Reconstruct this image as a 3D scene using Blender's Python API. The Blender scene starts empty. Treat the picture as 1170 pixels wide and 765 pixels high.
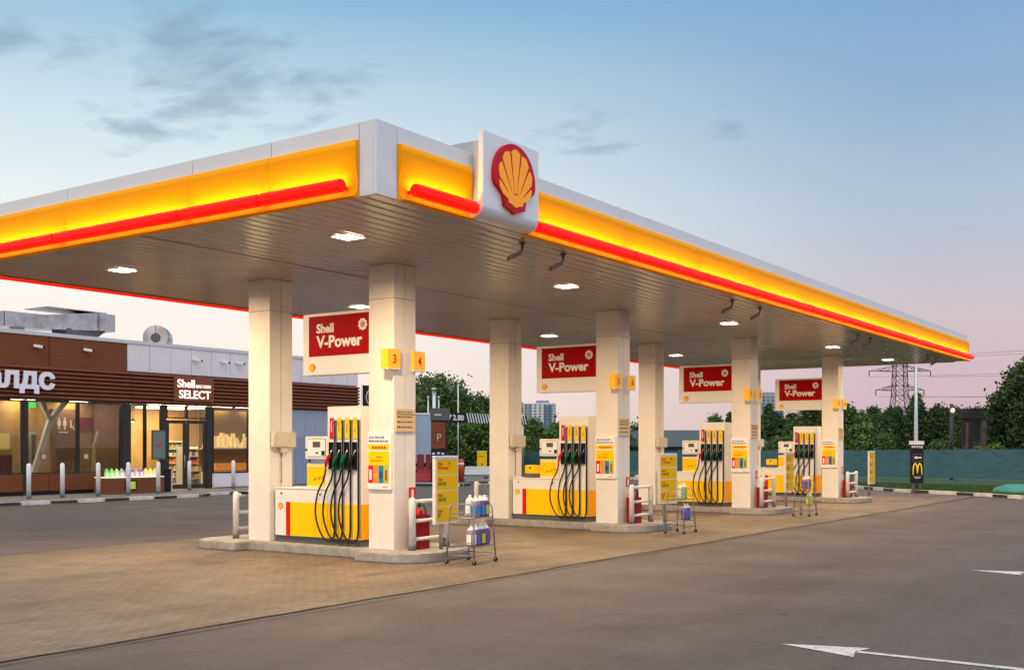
import bpy, bmesh, math, random
from mathutils import Vector, Matrix
import numpy as np
R = math.radians
scene = bpy.context.scene
col = scene.collection
random.seed(7)

# ------------------------------------------------------------------ camera
VIEW = R(34.7)
CV, SV = math.cos(VIEW), math.sin(VIEW)
cam = bpy.data.cameras.new('camera')
cam_o = bpy.data.objects.new('camera', cam); col.objects.link(cam_o)
cam_o.location = (0, 0, 1.85)
cam_o.rotation_euler = (R(90), 0, VIEW - R(90))
cam.sensor_width = 36; cam.lens = 36 * 1250 / 1170
cam.shift_y = 127.5 / 1170
cam.clip_end = 5000; cam.clip_start = 0.1
scene.camera = cam_o

# ------------------------------------------------------------------ colour helpers / node helpers
def S(r, g, b):
    return tuple(((c/255)/12.92 if c/255 <= .04045 else ((c/255+.055)/1.055)**2.4) for c in (r, g, b)) + (1,)

# ------------------------------------------------------------------ dusk sky
world = bpy.data.worlds.new('World'); scene.world = world; world.use_nodes = True
def build_sky():
    nt = world.node_tree; N = nt.nodes; L = nt.links
    N.clear()
    out = N.new('ShaderNodeOutputWorld'); bg = N.new('ShaderNodeBackground'); L.new(bg.outputs[0], out.inputs[0])
    bg.inputs[1].default_value = 1.0
    tc = N.new('ShaderNodeTexCoord'); sep = N.new('ShaderNodeSeparateXYZ'); L.new(tc.outputs['Generated'], sep.inputs[0])
    def math_(op, a, b=None, clamp=False):
        m = N.new('ShaderNodeMath'); m.operation = op; m.use_clamp = clamp
        for i, q in enumerate((a, b)):
            if q is None: continue
            if isinstance(q, (int, float)): m.inputs[i].default_value = q
            else: L.new(q, m.inputs[i])
        return m.outputs[0]
    def ramp(fac, stops, interp='B_SPLINE'):
        r = N.new('ShaderNodeValToRGB'); e = r.color_ramp.elements; r.color_ramp.interpolation = interp
        while len(e) < len(stops): e.new(.5)
        for i, (p, c) in enumerate(stops): e[i].position = p; e[i].color = c
        L.new(fac, r.inputs[0]); return r.outputs[0]
    z = sep.outputs[2]
    el = math_('MULTIPLY', z, 1.25, True)
    away = ramp(el, [(0, S(202,176,182)), (.06, S(212,186,194)), (.14, S(210,196,200)), (.25, S(180,196,214)), (.36, S(150,181,212)), (.47, S(128,168,208)), (.62, S(165,192,222)), (1, (.85,.90,1,1))], 'LINEAR')
    toward = ramp(el, [(0, S(255,226,204)), (.06, S(255,238,224)), (.16, S(253,248,242)), (.27, S(232,242,243)), (.36, S(202,225,236)), (.47, S(142,187,220)), (.62, S(175,200,226)), (1, (.85,.90,1,1))], 'LINEAR')
    # azimuth of the after-glow
    ga = VIEW + R(30)
    hx = math_('MULTIPLY', sep.outputs[0], math.cos(ga)); hy = math_('MULTIPLY', sep.outputs[1], math.sin(ga))
    dt = math_('ADD', hx, hy)
    hl = math_('SQRT', math_('ADD', math_('MULTIPLY', sep.outputs[0], sep.outputs[0]), math_('MULTIPLY', sep.outputs[1], sep.outputs[1])))
    az = math_('DIVIDE', dt, math_('ADD', hl, .0001))
    mr = N.new('ShaderNodeMapRange'); mr.interpolation_type = 'SMOOTHSTEP'; mr.inputs[1].default_value = .62; mr.inputs[2].default_value = .99; L.new(az, mr.inputs[0])
    mix = N.new('ShaderNodeMixRGB'); L.new(mr.outputs[0], mix.inputs[0]); L.new(away, mix.inputs[1]); L.new(toward, mix.inputs[2])
    # extra brightness added to the unseen sky behind and left, lighting shop front, fascia
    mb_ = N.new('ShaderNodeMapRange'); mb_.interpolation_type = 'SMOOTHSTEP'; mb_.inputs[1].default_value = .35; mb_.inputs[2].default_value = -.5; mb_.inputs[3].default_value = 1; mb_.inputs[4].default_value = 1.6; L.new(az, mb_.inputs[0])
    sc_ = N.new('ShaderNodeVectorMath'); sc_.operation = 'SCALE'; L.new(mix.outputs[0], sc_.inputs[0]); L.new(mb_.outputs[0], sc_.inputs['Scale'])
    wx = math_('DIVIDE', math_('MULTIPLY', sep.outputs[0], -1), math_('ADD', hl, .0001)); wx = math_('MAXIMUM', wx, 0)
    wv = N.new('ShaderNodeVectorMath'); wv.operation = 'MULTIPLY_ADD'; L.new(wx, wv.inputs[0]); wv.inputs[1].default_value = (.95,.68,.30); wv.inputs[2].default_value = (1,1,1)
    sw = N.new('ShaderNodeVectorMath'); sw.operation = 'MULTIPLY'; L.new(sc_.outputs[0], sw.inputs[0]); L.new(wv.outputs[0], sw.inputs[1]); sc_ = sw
    # thin grey clouds, on a plane overhead
    den = math_('ADD', z, .06)
    cx = math_('DIVIDE', sep.outputs[0], den); cy = math_('DIVIDE', sep.outputs[1], den)
    cmb = N.new('ShaderNodeCombineXYZ'); L.new(cx, cmb.inputs[0]); L.new(cy, cmb.inputs[1])
    mp = N.new('ShaderNodeMapping'); mp.inputs['Rotation'].default_value = (0, 0, -VIEW); mp.inputs['Scale'].default_value = (1.0, .75, 1); mp.inputs['Location'].default_value = (3.1, 1.6, 0)
    L.new(cmb.outputs[0], mp.inputs[0])
    n1 = N.new('ShaderNodeTexNoise'); n1.inputs['Scale'].default_value = 4.6; n1.inputs['Detail'].default_value = 9; n1.inputs['Roughness'].default_value = .58; n1.inputs['Distortion'].default_value = .25; L.new(mp.outputs[0], n1.inputs[0])
    n2 = N.new('ShaderNodeTexNoise'); n2.inputs['Scale'].default_value = .55; n2.inputs['Detail'].default_value = 2; L.new(mp.outputs[0], n2.inputs[0])
    base = math_('ADD', math_('MULTIPLY', n1.outputs[0], .72), math_('MULTIPLY', n2.outputs[0], .28))
    # bank of cloud gathers on the glow side
    def blob(azd, elv, wa, we):
        # gaussian-like mask about a direction
        d = (math.cos(VIEW+R(azd))*math.cos(R(elv)), math.sin(VIEW+R(azd))*math.cos(R(elv)), math.sin(R(elv)))
        rt = (math.sin(VIEW+R(azd)), -math.cos(VIEW+R(azd)), 0)
        va = N.new('ShaderNodeVectorMath'); va.operation = 'DOT_PRODUCT'; L.new(tc.outputs['Generated'], va.inputs[0]); va.inputs[1].default_value = rt
        ve = math_('SUBTRACT', z, d[2])
        a = math_('DIVIDE', va.outputs['Value'], wa); b = math_('DIVIDE', ve, we)
        q = math_('ADD', math_('MULTIPLY', a, a), math_('MULTIPLY', b, b))
        return math_('SUBTRACT', 1, q, True)
    bl = math_('ADD', blob(15.5, 17.8, .20, .10), math_('ADD', blob(26, 21, .06, .06), math_('MULTIPLY', blob(-4.5, 15.9, .085, .03), 1.0)), True)
    bl = math_('ADD', bl, math_('MULTIPLY', blob(-11, 16.2, .045, .018), .95), True)
    th = math_('SUBTRACT', .66, math_('MULTIPLY', bl, .225))
    cl = math_('MULTIPLY', math_('SUBTRACT', base, th), 7.5, True)
    cl = math_('MULTIPLY', cl, .55)
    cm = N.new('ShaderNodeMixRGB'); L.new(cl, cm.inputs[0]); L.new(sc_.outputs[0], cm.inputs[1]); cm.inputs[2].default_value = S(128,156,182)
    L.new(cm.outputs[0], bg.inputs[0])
build_sky()

# weak, very soft light from where the sun has gone down behind the shop
sd = bpy.data.lights.new('sun', 'SUN'); sd.energy = .25; sd.angle = R(20); sd.color = (1, .72, .5)
so = bpy.data.objects.new('sun', sd); col.objects.link(so)
so.rotation_euler = (R(90 - 7), 0, VIEW + R(30) + R(90))
scene.view_settings.view_transform = 'Standard'; scene.view_settings.look = 'None'
scene.view_settings.exposure = 0; scene.view_settings.gamma = 1
scene.view_settings.use_curve_mapping = False
scene.render.engine = 'CYCLES'
scene.cycles.use_denoising = True
scene.cycles.max_bounces = 8
scene.cycles.transparent_max_bounces = 12
scene.cycles.sample_clamp_indirect = 6

# ------------------------------------------------------------------ materials
MATS = {}
def mat(name, color, rough=.6, metal=0, vary=0, vscale=3, bump=0, bscale=40, emit=0, ecol=None, spec=.5, alpha=None, dirt=None, coat=0, rvary=0):
    if name in MATS: return MATS[name]
    m = bpy.data.materials.new(name); m.use_nodes = True; MATS[name] = m
    nt = m.node_tree; N = nt.nodes; L = nt.links; p = N['Principled BSDF']
    if len(color) == 3: color = tuple(color) + (1,)
    p.inputs['Base Color'].default_value = color; p.inputs['Roughness'].default_value = rough
    p.inputs['Metallic'].default_value = metal; p.inputs['Specular IOR Level'].default_value = spec
    if coat: p.inputs['Coat Weight'].default_value = coat
    if emit:
        p.inputs['Emission Color'].default_value = ecol or color; p.inputs['Emission Strength'].default_value = emit
    tc = N.new('ShaderNodeTexCoord')
    if vary or rvary:
        n = N.new('ShaderNodeTexNoise'); n.inputs['Scale'].default_value = vscale; n.inputs['Detail'].default_value = 8; n.inputs['Roughness'].default_value = .65
        L.new(tc.outputs['Object'], n.inputs[0])
        if vary:
            r = N.new('ShaderNodeMapRange'); r.inputs[1].default_value = .3; r.inputs[2].default_value = .7; r.inputs[3].default_value = 1-vary; r.inputs[4].default_value = 1+vary*.6
            L.new(n.outputs[0], r.inputs[0])
            mx = N.new('ShaderNodeVectorMath'); mx.operation = 'SCALE'; mx.inputs[0].default_value = color[:3]; L.new(r.outputs[0], mx.inputs['Scale'])
            src = mx.outputs[0]
            if dirt:
                n2 = N.new('ShaderNodeTexNoise'); n2.inputs['Scale'].default_value = vscale*.35; n2.inputs['Detail'].default_value = 10; n2.inputs['Roughness'].default_value = .7; L.new(tc.outputs['Object'], n2.inputs[0])
                r2 = N.new('ShaderNodeMapRange'); r2.inputs[1].default_value = .5; r2.inputs[2].default_value = .75; L.new(n2.outputs[0], r2.inputs[0])
                mm = N.new('ShaderNodeMixRGB'); L.new(r2.outputs[0], mm.inputs[0]); L.new(src, mm.inputs[1]); mm.inputs[2].default_value = dirt; src = mm.outputs[0]
            L.new(src, p.inputs['Base Color'])
        if rvary:
            r3 = N.new('ShaderNodeMapRange'); r3.inputs[3].default_value = max(.02, rough-rvary); r3.inputs[4].default_value = min(1, rough+rvary); L.new(n.outputs[0], r3.inputs[0]); L.new(r3.outputs[0], p.inputs['Roughness'])
    if bump:
        nb = N.new('ShaderNodeTexNoise'); nb.inputs['Scale'].default_value = bscale; nb.inputs['Detail'].default_value = 6; L.new(tc.outputs['Object'], nb.inputs[0])
        b = N.new('ShaderNodeBump'); b.inputs['Strength'].default_value = bump; b.inputs['Distance'].default_value = .01; L.new(nb.outputs[0], b.inputs['Height']); L.new(b.outputs[0], p.inputs['Normal'])
    return m

def glass(name, tint=(1,1,1,1), refl=.9):
    if name in MATS: return MATS[name]
    m = bpy.data.materials.new(name); m.use_nodes = True; MATS[name] = m
    nt = m.node_tree; N = nt.nodes; L = nt.links; N.clear()
    o = N.new('ShaderNodeOutputMaterial'); t = N.new('ShaderNodeBsdfTransparent'); g = N.new('ShaderNodeBsdfGlossy'); f = N.new('ShaderNodeLayerWeight'); f.inputs[0].default_value = .5; mx = N.new('ShaderNodeMixShader')
    t.inputs[0].default_value = tint; g.inputs['Roughness'].default_value = .01; g.inputs[0].default_value = (refl,refl,refl,1)
    pw = N.new('ShaderNodeMath'); pw.operation = 'POWER'; L.new(f.outputs['Facing'], pw.inputs[0]); pw.inputs[1].default_value = 4
    ml = N.new('ShaderNodeMath'); ml.operation = 'MULTIPLY_ADD'; L.new(pw.outputs[0], ml.inputs[0]); ml.inputs[1].default_value = .9; ml.inputs[2].default_value = .035; L.new(ml.outputs[0], mx.inputs[0]); L.new(t.outputs[0], mx.inputs[1]); L.new(g.outputs[0], mx.inputs[2]); L.new(mx.outputs[0], o.inputs[0])
    return m

def custom(name, rough=.8):
    m = bpy.data.materials.new(name); m.use_nodes = True; MATS[name] = m
    nt = m.node_tree; p = nt.nodes['Principled BSDF']; p.inputs['Roughness'].default_value = rough
    return m, nt.nodes, nt.links, p

# ------------------------------------------------------------------ mesh builder
ORIG = {}
class MB:
    def __init__(s): s.v = []; s.f = []; s.mi = []; s.sm = []
    def add(s, vs, fs, m=0, smooth=False):
        b = len(s.v); s.v += [tuple(q) for q in vs]
        for f in fs: s.f.append(tuple(i+b for i in f)); s.mi.append(m); s.sm.append(smooth)
        return s
    def box(s, x0, x1, y0, y1, z0, z1, m=0):
        if x0 > x1: x0, x1 = x1, x0
        if y0 > y1: y0, y1 = y1, y0
        if z0 > z1: z0, z1 = z1, z0
        vs = [(x0,y0,z0),(x1,y0,z0),(x1,y1,z0),(x0,y1,z0),(x0,y0,z1),(x1,y0,z1),(x1,y1,z1),(x0,y1,z1)]
        return s.add(vs, [(0,3,2,1),(4,5,6,7),(0,1,5,4),(1,2,6,5),(2,3,7,6),(3,0,4,7)], m)
    def obox(s, c, ax, ay, az, hx, hy, hz, m=0):
        c = Vector(c); ax = Vector(ax).normalized()*hx; ay = Vector(ay).normalized()*hy; az = Vector(az).normalized()*hz
        vs = [c+ax*i+ay*j+az*k for k in (-1,1) for i, j in ((-1,-1),(1,-1),(1,1),(-1,1))]
        return s.add(vs, [(0,3,2,1),(4,5,6,7),(0,1,5,4),(1,2,6,5),(2,3,7,6),(3,0,4,7)], m)
    def tube(s, pts, r, n=8, m=0, caps=True, smooth=True):
        pts = [Vector(p) for p in pts]; rs = r if isinstance(r, (list, tuple)) else [r]*len(pts)
        vs = []; up = None
        for i, p in enumerate(pts):
            t = (pts[min(i+1, len(pts)-1)] - pts[max(i-1, 0)]).normalized()
            if up is None:
                up = Vector((0,0,1)) if abs(t.z) < .9 else Vector((1,0,0))
            a = t.cross(up).normalized(); b = a.cross(t).normalized(); up = b
            for k in range(n):
                an = 2*math.pi*(k+.5)/n
                vs.append(p + (a*math.cos(an) + b*math.sin(an))*rs[i])
        fs = []
        for i in range(len(pts)-1):
            for k in range(n):
                fs.append((i*n+k, i*n+(k+1)%n, (i+1)*n+(k+1)%n, (i+1)*n+k))
        s.add(vs, fs, m, smooth)
        if caps:
            b = len(s.v) - len(vs)
            s.f.append(tuple(b+k for k in range(n-1, -1, -1))); s.mi.append(m); s.sm.append(False)
            s.f.append(tuple(b+(len(pts)-1)*n+k for k in range(n))); s.mi.append(m); s.sm.append(False)
        return s
    def lathe(s, prof, c, n=16, m=0, smooth=True, sx=1, sy=1):
        vs = []
        for r, z in prof:
            for k in range(n):
                a = 2*math.pi*k/n; vs.append((c[0]+r*sx*math.cos(a), c[1]+r*sy*math.sin(a), c[2]+z))
        fs = [(i*n+k, i*n+(k+1)%n, (i+1)*n+(k+1)%n, (i+1)*n+k) for i in range(len(prof)-1) for k in range(n)]
        s.add(vs, fs, m, smooth)
        b = len(s.v)-len(vs)
        s.f.append(tuple(b+k for k in range(n-1,-1,-1))); s.mi.append(m); s.sm.append(False)
        s.f.append(tuple(b+(len(prof)-1)*n+k for k in range(n))); s.mi.append(m); s.sm.append(False)
        return s
    def prism(s, poly, o, ax, ay, depth, m=0):
        # poly: 2d outline (CCW as seen against the normal ax x ay), extruded from plane by depth along normal
        o = Vector(o); ax = Vector(ax); ay = Vector(ay); nn = ax.cross(ay).normalized()
        n = len(poly)
        a = [o + ax*p[0] + ay*p[1] for p in poly]; b = [q + nn*depth for q in a]
        fs = [tuple(range(n-1,-1,-1)), tuple(range(n, 2*n))] + [(i, (i+1)%n, n+(i+1)%n, n+i) for i in range(n)]
        return s.add(a+b, fs, m)
    def build(s, name, mats, parent=None, loc=None, bev=0, bseg=2, label=None):
        me = bpy.data.meshes.new(name)
        if parent is not None: org = ORIG.get(parent.name, (0,0,0))
        else: org = loc or (0,0,0)
        me.from_pydata([(x-org[0], y-org[1], z-org[2]) for x, y, z in s.v], [], s.f)
        if not isinstance(mats, (list, tuple)): mats = [mats]
        for q in mats: me.materials.append(q)
        me.polygons.foreach_set('material_index', s.mi); me.polygons.foreach_set('use_smooth', s.sm)
        if bev:
            bm = bmesh.new(); bm.from_mesh(me)
            ed = [e for e in bm.edges if len(e.link_faces) == 2 and e.calc_face_angle(0) > .6]
            bmesh.ops.bevel(bm, geom=ed, offset=bev, segments=bseg, affect='EDGES', clamp_overlap=True)
            bm.to_mesh(me); bm.free()
        me.update()
        o = bpy.data.objects.new(name, me); col.objects.link(o)
        if parent is not None:
            o.parent = parent; ORIG[o.name] = org
        else:
            o.location = org; ORIG[o.name] = org
        if label: o['label'] = label
        return o
def tag(o, label, cat, group=None, kind=None):
    if label: o['label'] = label
    if cat: o['category'] = cat
    if group: o['group'] = group
    if kind: o['kind'] = kind
    return o
def struct(o): o['kind'] = 'structure'; return o
def thing(name, loc, label, cat, group=None):
    o = bpy.data.objects.new(name, None); col.objects.link(o); o.location = loc; o.empty_display_size = .2
    ORIG[o.name] = tuple(loc)
    return tag(o, label, cat, group)
def kids(o): return [q for q in list(bpy.data.objects) if q.parent == o]
KIDS = {}
def tree_of(o):
    return (o, [tree_of(q) for q in kids(o)])
def copy_tree(t, parent=None):
    o, ch = t
    c = o.copy(); col.objects.link(c)
    if parent is not None: c.parent = parent
    for q in ch: copy_tree(q, c)
    return c

# lettering -------------------------------------------------------------
_TX = {}
def glyphs(txt, bold):
    key = (txt, bold)
    if key in _TX: return _TX[key]
    cu = bpy.data.curves.new('tmp', 'FONT'); cu.body = txt; cu.size = 1; cu.offset = bold; cu.extrude = .5; cu.resolution_u = 3
    o = bpy.data.objects.new('tmp', cu); col.objects.link(o)
    bpy.context.view_layer.update()
    dg = bpy.context.evaluated_depsgraph_get()
    me = bpy.data.meshes.new_from_object(o.evaluated_get(dg))
    vs = [tuple(v.co) for v in me.vertices]; fs = [tuple(p.vertices) for p in me.polygons]
    bpy.data.objects.remove(o); bpy.data.curves.remove(cu); bpy.data.meshes.remove(me)
    xs = [v[0] for v in vs]; ys = [v[1] for v in vs]
    x0, x1, y0, y1 = min(xs), max(xs), min(ys), max(ys)
    vs = [((x-x0)/(x1-x0), (y-y0)/(y1-y0), z+.5) for x, y, z in vs]
    _TX[key] = (vs, fs); return _TX[key]
def text(mb, txt, o, ax, ay, w, h, depth, m=0, bold=.02):
    """writes txt into the rectangle w x h whose lower left corner is o"""
    vs, fs = glyphs(txt, bold)
    o = Vector(o); ax = Vector(ax); ay = Vector(ay); n = ax.cross(ay)
    mb.add([o + ax*(x*w) + ay*(y*h) + n*(z*depth) for x, y, z in vs], fs, m)
RX = ((0,-1,0), (0,0,1))      # reading directions on a surface facing -X
RY = ((1,0,0), (0,0,1))       # ... facing -Y

def shell_outline(n=26):
    # closed outline of the scallop, unit width, base at 0
    pts = [(-.24,0.03),(-.10,0.0),(0,-.05),(.10,0.0),(.24,0.03),(.27,.18),(.47,.31)]
    c = (0,.43); r = .5
    for i in range(n+1):
        a = R(-8 + 196*i/n); pts.append((c[0]+r*math.cos(a), c[1]+r*.98*math.sin(a)))
    pts += [(-.47,.31),(-.27,.18)]
    return pts
def emblem(mb, o, ax, ay, w, d0, d1, red=0, yel=1, ribs=7):
    P = [(x*w, y*w) for x, y in shell_outline()]
    mb.prism(P, o, ax, ay, d0, red)
    n = Vector(ax).cross(Vector(ay)); o2 = Vector(o) + n*d0
    # yellow base
    b = [(-.17,.09),(-.07,.07),(0,.04),(.07,.07),(.17,.09),(.19,.25),(.05,.22),(-.05,.22),(-.19,.25)]
    mb.prism([(x*w, y*w) for x, y in b], o2, ax, ay, d1, yel)
    f = (0, .05)
    angs = [22 + 136*i/ribs for i in range(ribs+1)]
    for i in range(ribs):
        a0, a1 = angs[i]+2.0, angs[i+1]-2.0
        def hit(a, rr=.39):
            ca, sa = math.cos(R(a)), math.sin(R(a))
            # distance from f to circle centre (0,.43)
            dy = f[1]-.43; B = dy*sa; C = dy*dy-rr*rr
            t = -B + math.sqrt(max(B*B-C, 0)); return t
        pts = []
        for a in (a0, (a0*2+a1)/3, (a0+a1)/2, (a0+a1*2)/3, a1):
            t = hit(a) + (.0 if a in (a0, a1) else .022 if a != (a0+a1)/2 else .03)
            pts.append((f[0]+t*math.cos(R(a)), f[1]+t*math.sin(R(a))))
        q0 = (f[0]+.17*math.cos(R(a0+.6)), f[1]+.19*math.sin(R(a0+.6))); q1 = (f[0]+.17*math.cos(R(a1-.6)), f[1]+.19*math.sin(R(a1-.6)))
        poly = [q0] + pts + [q1]
        mb.prism([(x*w, y*w) for x, y in poly], o2, ax, ay, d1*1.02+i*1e-5, yel)

def at(right, dist):
    """point on the ground so many metres off to the right and ahead of the viewpoint"""
    return (dist*CV + right*SV, dist*SV - right*CV)

# ------------------------------------------------------------------ shared materials
M = {}
M['white'] = mat('white_cladding', (.74,.75,.78), .42, vary=.05, vscale=.8, rvary=.1)
M['cream'] = mat('column_cladding', (.78,.73,.66), .5, vary=.07, vscale=1.6, bump=.02, dirt=(.66,.59,.48,1))
M['joint'] = mat('dark_joint', (.05,.05,.05), .9)
M['yellow'] = mat('yellow_fascia_plastic', (1.0,.38,.004), .5, spec=.04)
M['redtube'] = mat('red_light_bar', (.8,.008,.004), .35, emit=.85, ecol=(1,.008,.003,1), spec=.1)
M['led'] = mat('lamp_strip', (1,1,1), .5, emit=200, ecol=(1,.66,.10,1))
M['led_low'] = mat('lamp_strip_low', (1,1,1), .5, emit=16, ecol=(1,.62,.10,1))
M['concrete'] = mat('island_concrete', (.36,.33,.29), .9, vary=.3, vscale=5, bump=.4, bscale=60, dirt=(.16,.14,.12,1))
M['steel'] = mat('galvanised_steel', (.5,.5,.5), .35, metal=.9, vary=.15, vscale=10)
M['black'] = mat('black_plastic', (.012,.012,.013), .5, spec=.2)
M['rubber'] = mat('black_rubber', (.008,.008,.009), .42, spec=.3)
M['pumpwhite'] = mat('pump_white_paint', (.78,.76,.72), .35, vary=.04, vscale=3)
M['pumpyellow'] = mat('pump_yellow_paint', (.95,.58,.002), .35, spec=.12)
M['pumporange'] = mat('pump_orange_yellow_paint', (.95,.42,.002), .35, spec=.12)
M['red'] = mat('red_paint', (.62,.006,.008), .4, spec=.2)
M['deepred'] = mat('sign_red', (.36,.001,.003), .45, spec=.06)
M['plinth'] = mat('dark_grey_plinth', (.09,.09,.09), .6)
M['railwhite'] = mat('white_pipe_paint', (.76,.75,.72), .45, vary=.12, vscale=8)
M['railgrey'] = mat('grey_post_foot', (.18,.18,.18), .7)
M['boardyellow'] = mat('board_yellow', (.78,.48,.003), .45, spec=.12)
M['paperwhite'] = mat('poster_white', (.8,.8,.78), .5)
M['green'] = mat('green_ink', (0,.13,.04), .5, spec=.2)
M['ink'] = mat('dark_ink', (.02,.02,.03), .6)
M['blueink'] = mat('blue_ink', (.02,.05,.2), .5)
M['orange'] = mat('orange_ink', (.85,.25,.03), .5)
M['teal'] = mat('teal_ink', (0,.22,.35), .5)
M['lime'] = mat('lime_ink', (.4,.5,.03), .5)
M['beige'] = mat('beige_plate', (.72,.52,.26), .5)
M['boxbeige'] = mat('box_beige_plastic', (.62,.56,.42), .5, vary=.15, vscale=12)
M['letterwhite'] = mat('letter_white', (.82,.8,.76), .5)
M['screen'] = mat('display_screen', (.08,.09,.1), .15)
M['darkmetal'] = mat('dark_frame_metal', (.018,.017,.016), .35)

# ------------------------------------------------------------------ ground surfaces
def asphalt_mat(name, base, warm=1.0):
    m, N, L, p = custom(name, .85)
    tc = N.new('ShaderNodeTexCoord')
    def noise(sc, det=8, ro=.6, scale=(1,1,1), dist=0):
        mp = N.new('ShaderNodeMapping'); mp.inputs['Scale'].default_value = scale; L.new(tc.outputs['Object'], mp.inputs[0])
        n = N.new('ShaderNodeTexNoise'); n.inputs['Scale'].default_value = sc; n.inputs['Detail'].default_value = det; n.inputs['Roughness'].default_value = ro; n.inputs['Distortion'].default_value = dist
        L.new(mp.outputs[0], n.inputs[0]); return n.outputs[0]
    def mrange(x, a, b, c, d):
        r = N.new('ShaderNodeMapRange'); r.inputs[1].default_value = a; r.inputs[2].default_value = b; r.inputs[3].default_value = c; r.inputs[4].default_value = d; L.new(x, r.inputs[0]); return r.outputs[0]
    def mul(a, b):
        q = N.new('ShaderNodeMath'); q.operation = 'MULTIPLY'; L.new(a, q.inputs[0]); L.new(b, q.inputs[1]); return q.outputs[0]
    big = mrange(noise(.16, 5, .5), .3, .7, .87, 1.13)
    streak = mrange(noise(.8, 6, .6, (.12, 1.6, 1), .4), .3, .7, .92, 1.07)
    mid = mrange(noise(5.5, 8, .75), .3, .7, .88, 1.12)
    fine = mrange(noise(55, 4, .8), .3, .7, .68, 1.32)
    v = mul(mul(big, streak), mul(mid, fine))
    # cracks
    mp = N.new('ShaderNodeMapping'); mp.inputs['Scale'].default_value = (.16, .22, 1); L.new(tc.outputs['Object'], mp.inputs[0])
    nz = N.new('ShaderNodeTexNoise'); nz.inputs['Scale'].default_value = 3; nz.inputs['Detail'].default_value = 6; L.new(mp.outputs[0], nz.inputs[0])
    ad = N.new('ShaderNodeVectorMath'); ad.operation = 'MULTIPLY_ADD'; L.new(nz.outputs['Color'], ad.inputs[0]); ad.inputs[1].default_value = (.35,.35,.35); L.new(mp.outputs[0], ad.inputs[2])
    vo = N.new('ShaderNodeTexVoronoi'); vo.feature = 'DISTANCE_TO_EDGE'; vo.inputs['Scale'].default_value = .8; L.new(ad.outputs[0], vo.inputs[0])
    cr = mrange(vo.outputs[0], 0, .0022, .72, 1)
    v = mul(v, cr)
    # patch seams left by trenches, tyre arcs
    wv = N.new('ShaderNodeTexWave'); wv.wave_type = 'RINGS'; wv.inputs['Scale'].default_value = .055; wv.inputs['Distortion'].default_value = 1.2; wv.inputs['Detail'].default_value = 3; wv.inputs['Detail Scale'].default_value = .4
    mpw = N.new('ShaderNodeMapping'); mpw.inputs['Location'].default_value = (-6, 9, 0); L.new(tc.outputs['Object'], mpw.inputs[0]); L.new(mpw.outputs[0], wv.inputs[0])
    arc = mrange(wv.outputs[0], .86, 1, 1, .86)
    brk = mrange(noise(.5, 4, .6, (1,1,1), .5), .45, .6, 0, 1)
    am = N.new('ShaderNodeMixRGB'); L.new(brk, am.inputs[0]); am.inputs[1].default_value = (1,1,1,1); L.new(arc, am.inputs[2])
    v = mul(v, am.outputs[0])
    v = mul(v, mrange(noise(320, 2, .8), .35, .75, .78, 1.30))
    v = mul(v, mrange(noise(9, 2, .4, (1,1,1), .8), .73, .76, 1, .55))
    # oil spots
    sp = mrange(noise(1.4, 3, .5, (1,1,1), .3), .74, .80, 1, .62)
    v = mul(v, sp)
    sc = N.new('ShaderNodeVectorMath'); sc.operation = 'SCALE'; sc.inputs[0].default_value = base; L.new(v, sc.inputs['Scale']); L.new(sc.outputs[0], p.inputs['Base Color'])
    b = N.new('ShaderNodeBump'); b.inputs['Strength'].default_value = .5; b.inputs['Distance'].default_value = .006
    L.new(noise(160, 3, .7), b.inputs['Height']); L.new(b.outputs[0], p.inputs['Normal'])
    L.new(mrange(noise(.6, 5, .6), .3, .7, .62, .9), p.inputs['Roughness']); p.inputs['Specular IOR Level'].default_value = .28
    return m
M['asphalt'] = asphalt_mat('worn_asphalt', (.108,.087,.076))
M['asphalt2'] = asphalt_mat('dark_asphalt', (.14,.13,.13))

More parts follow.
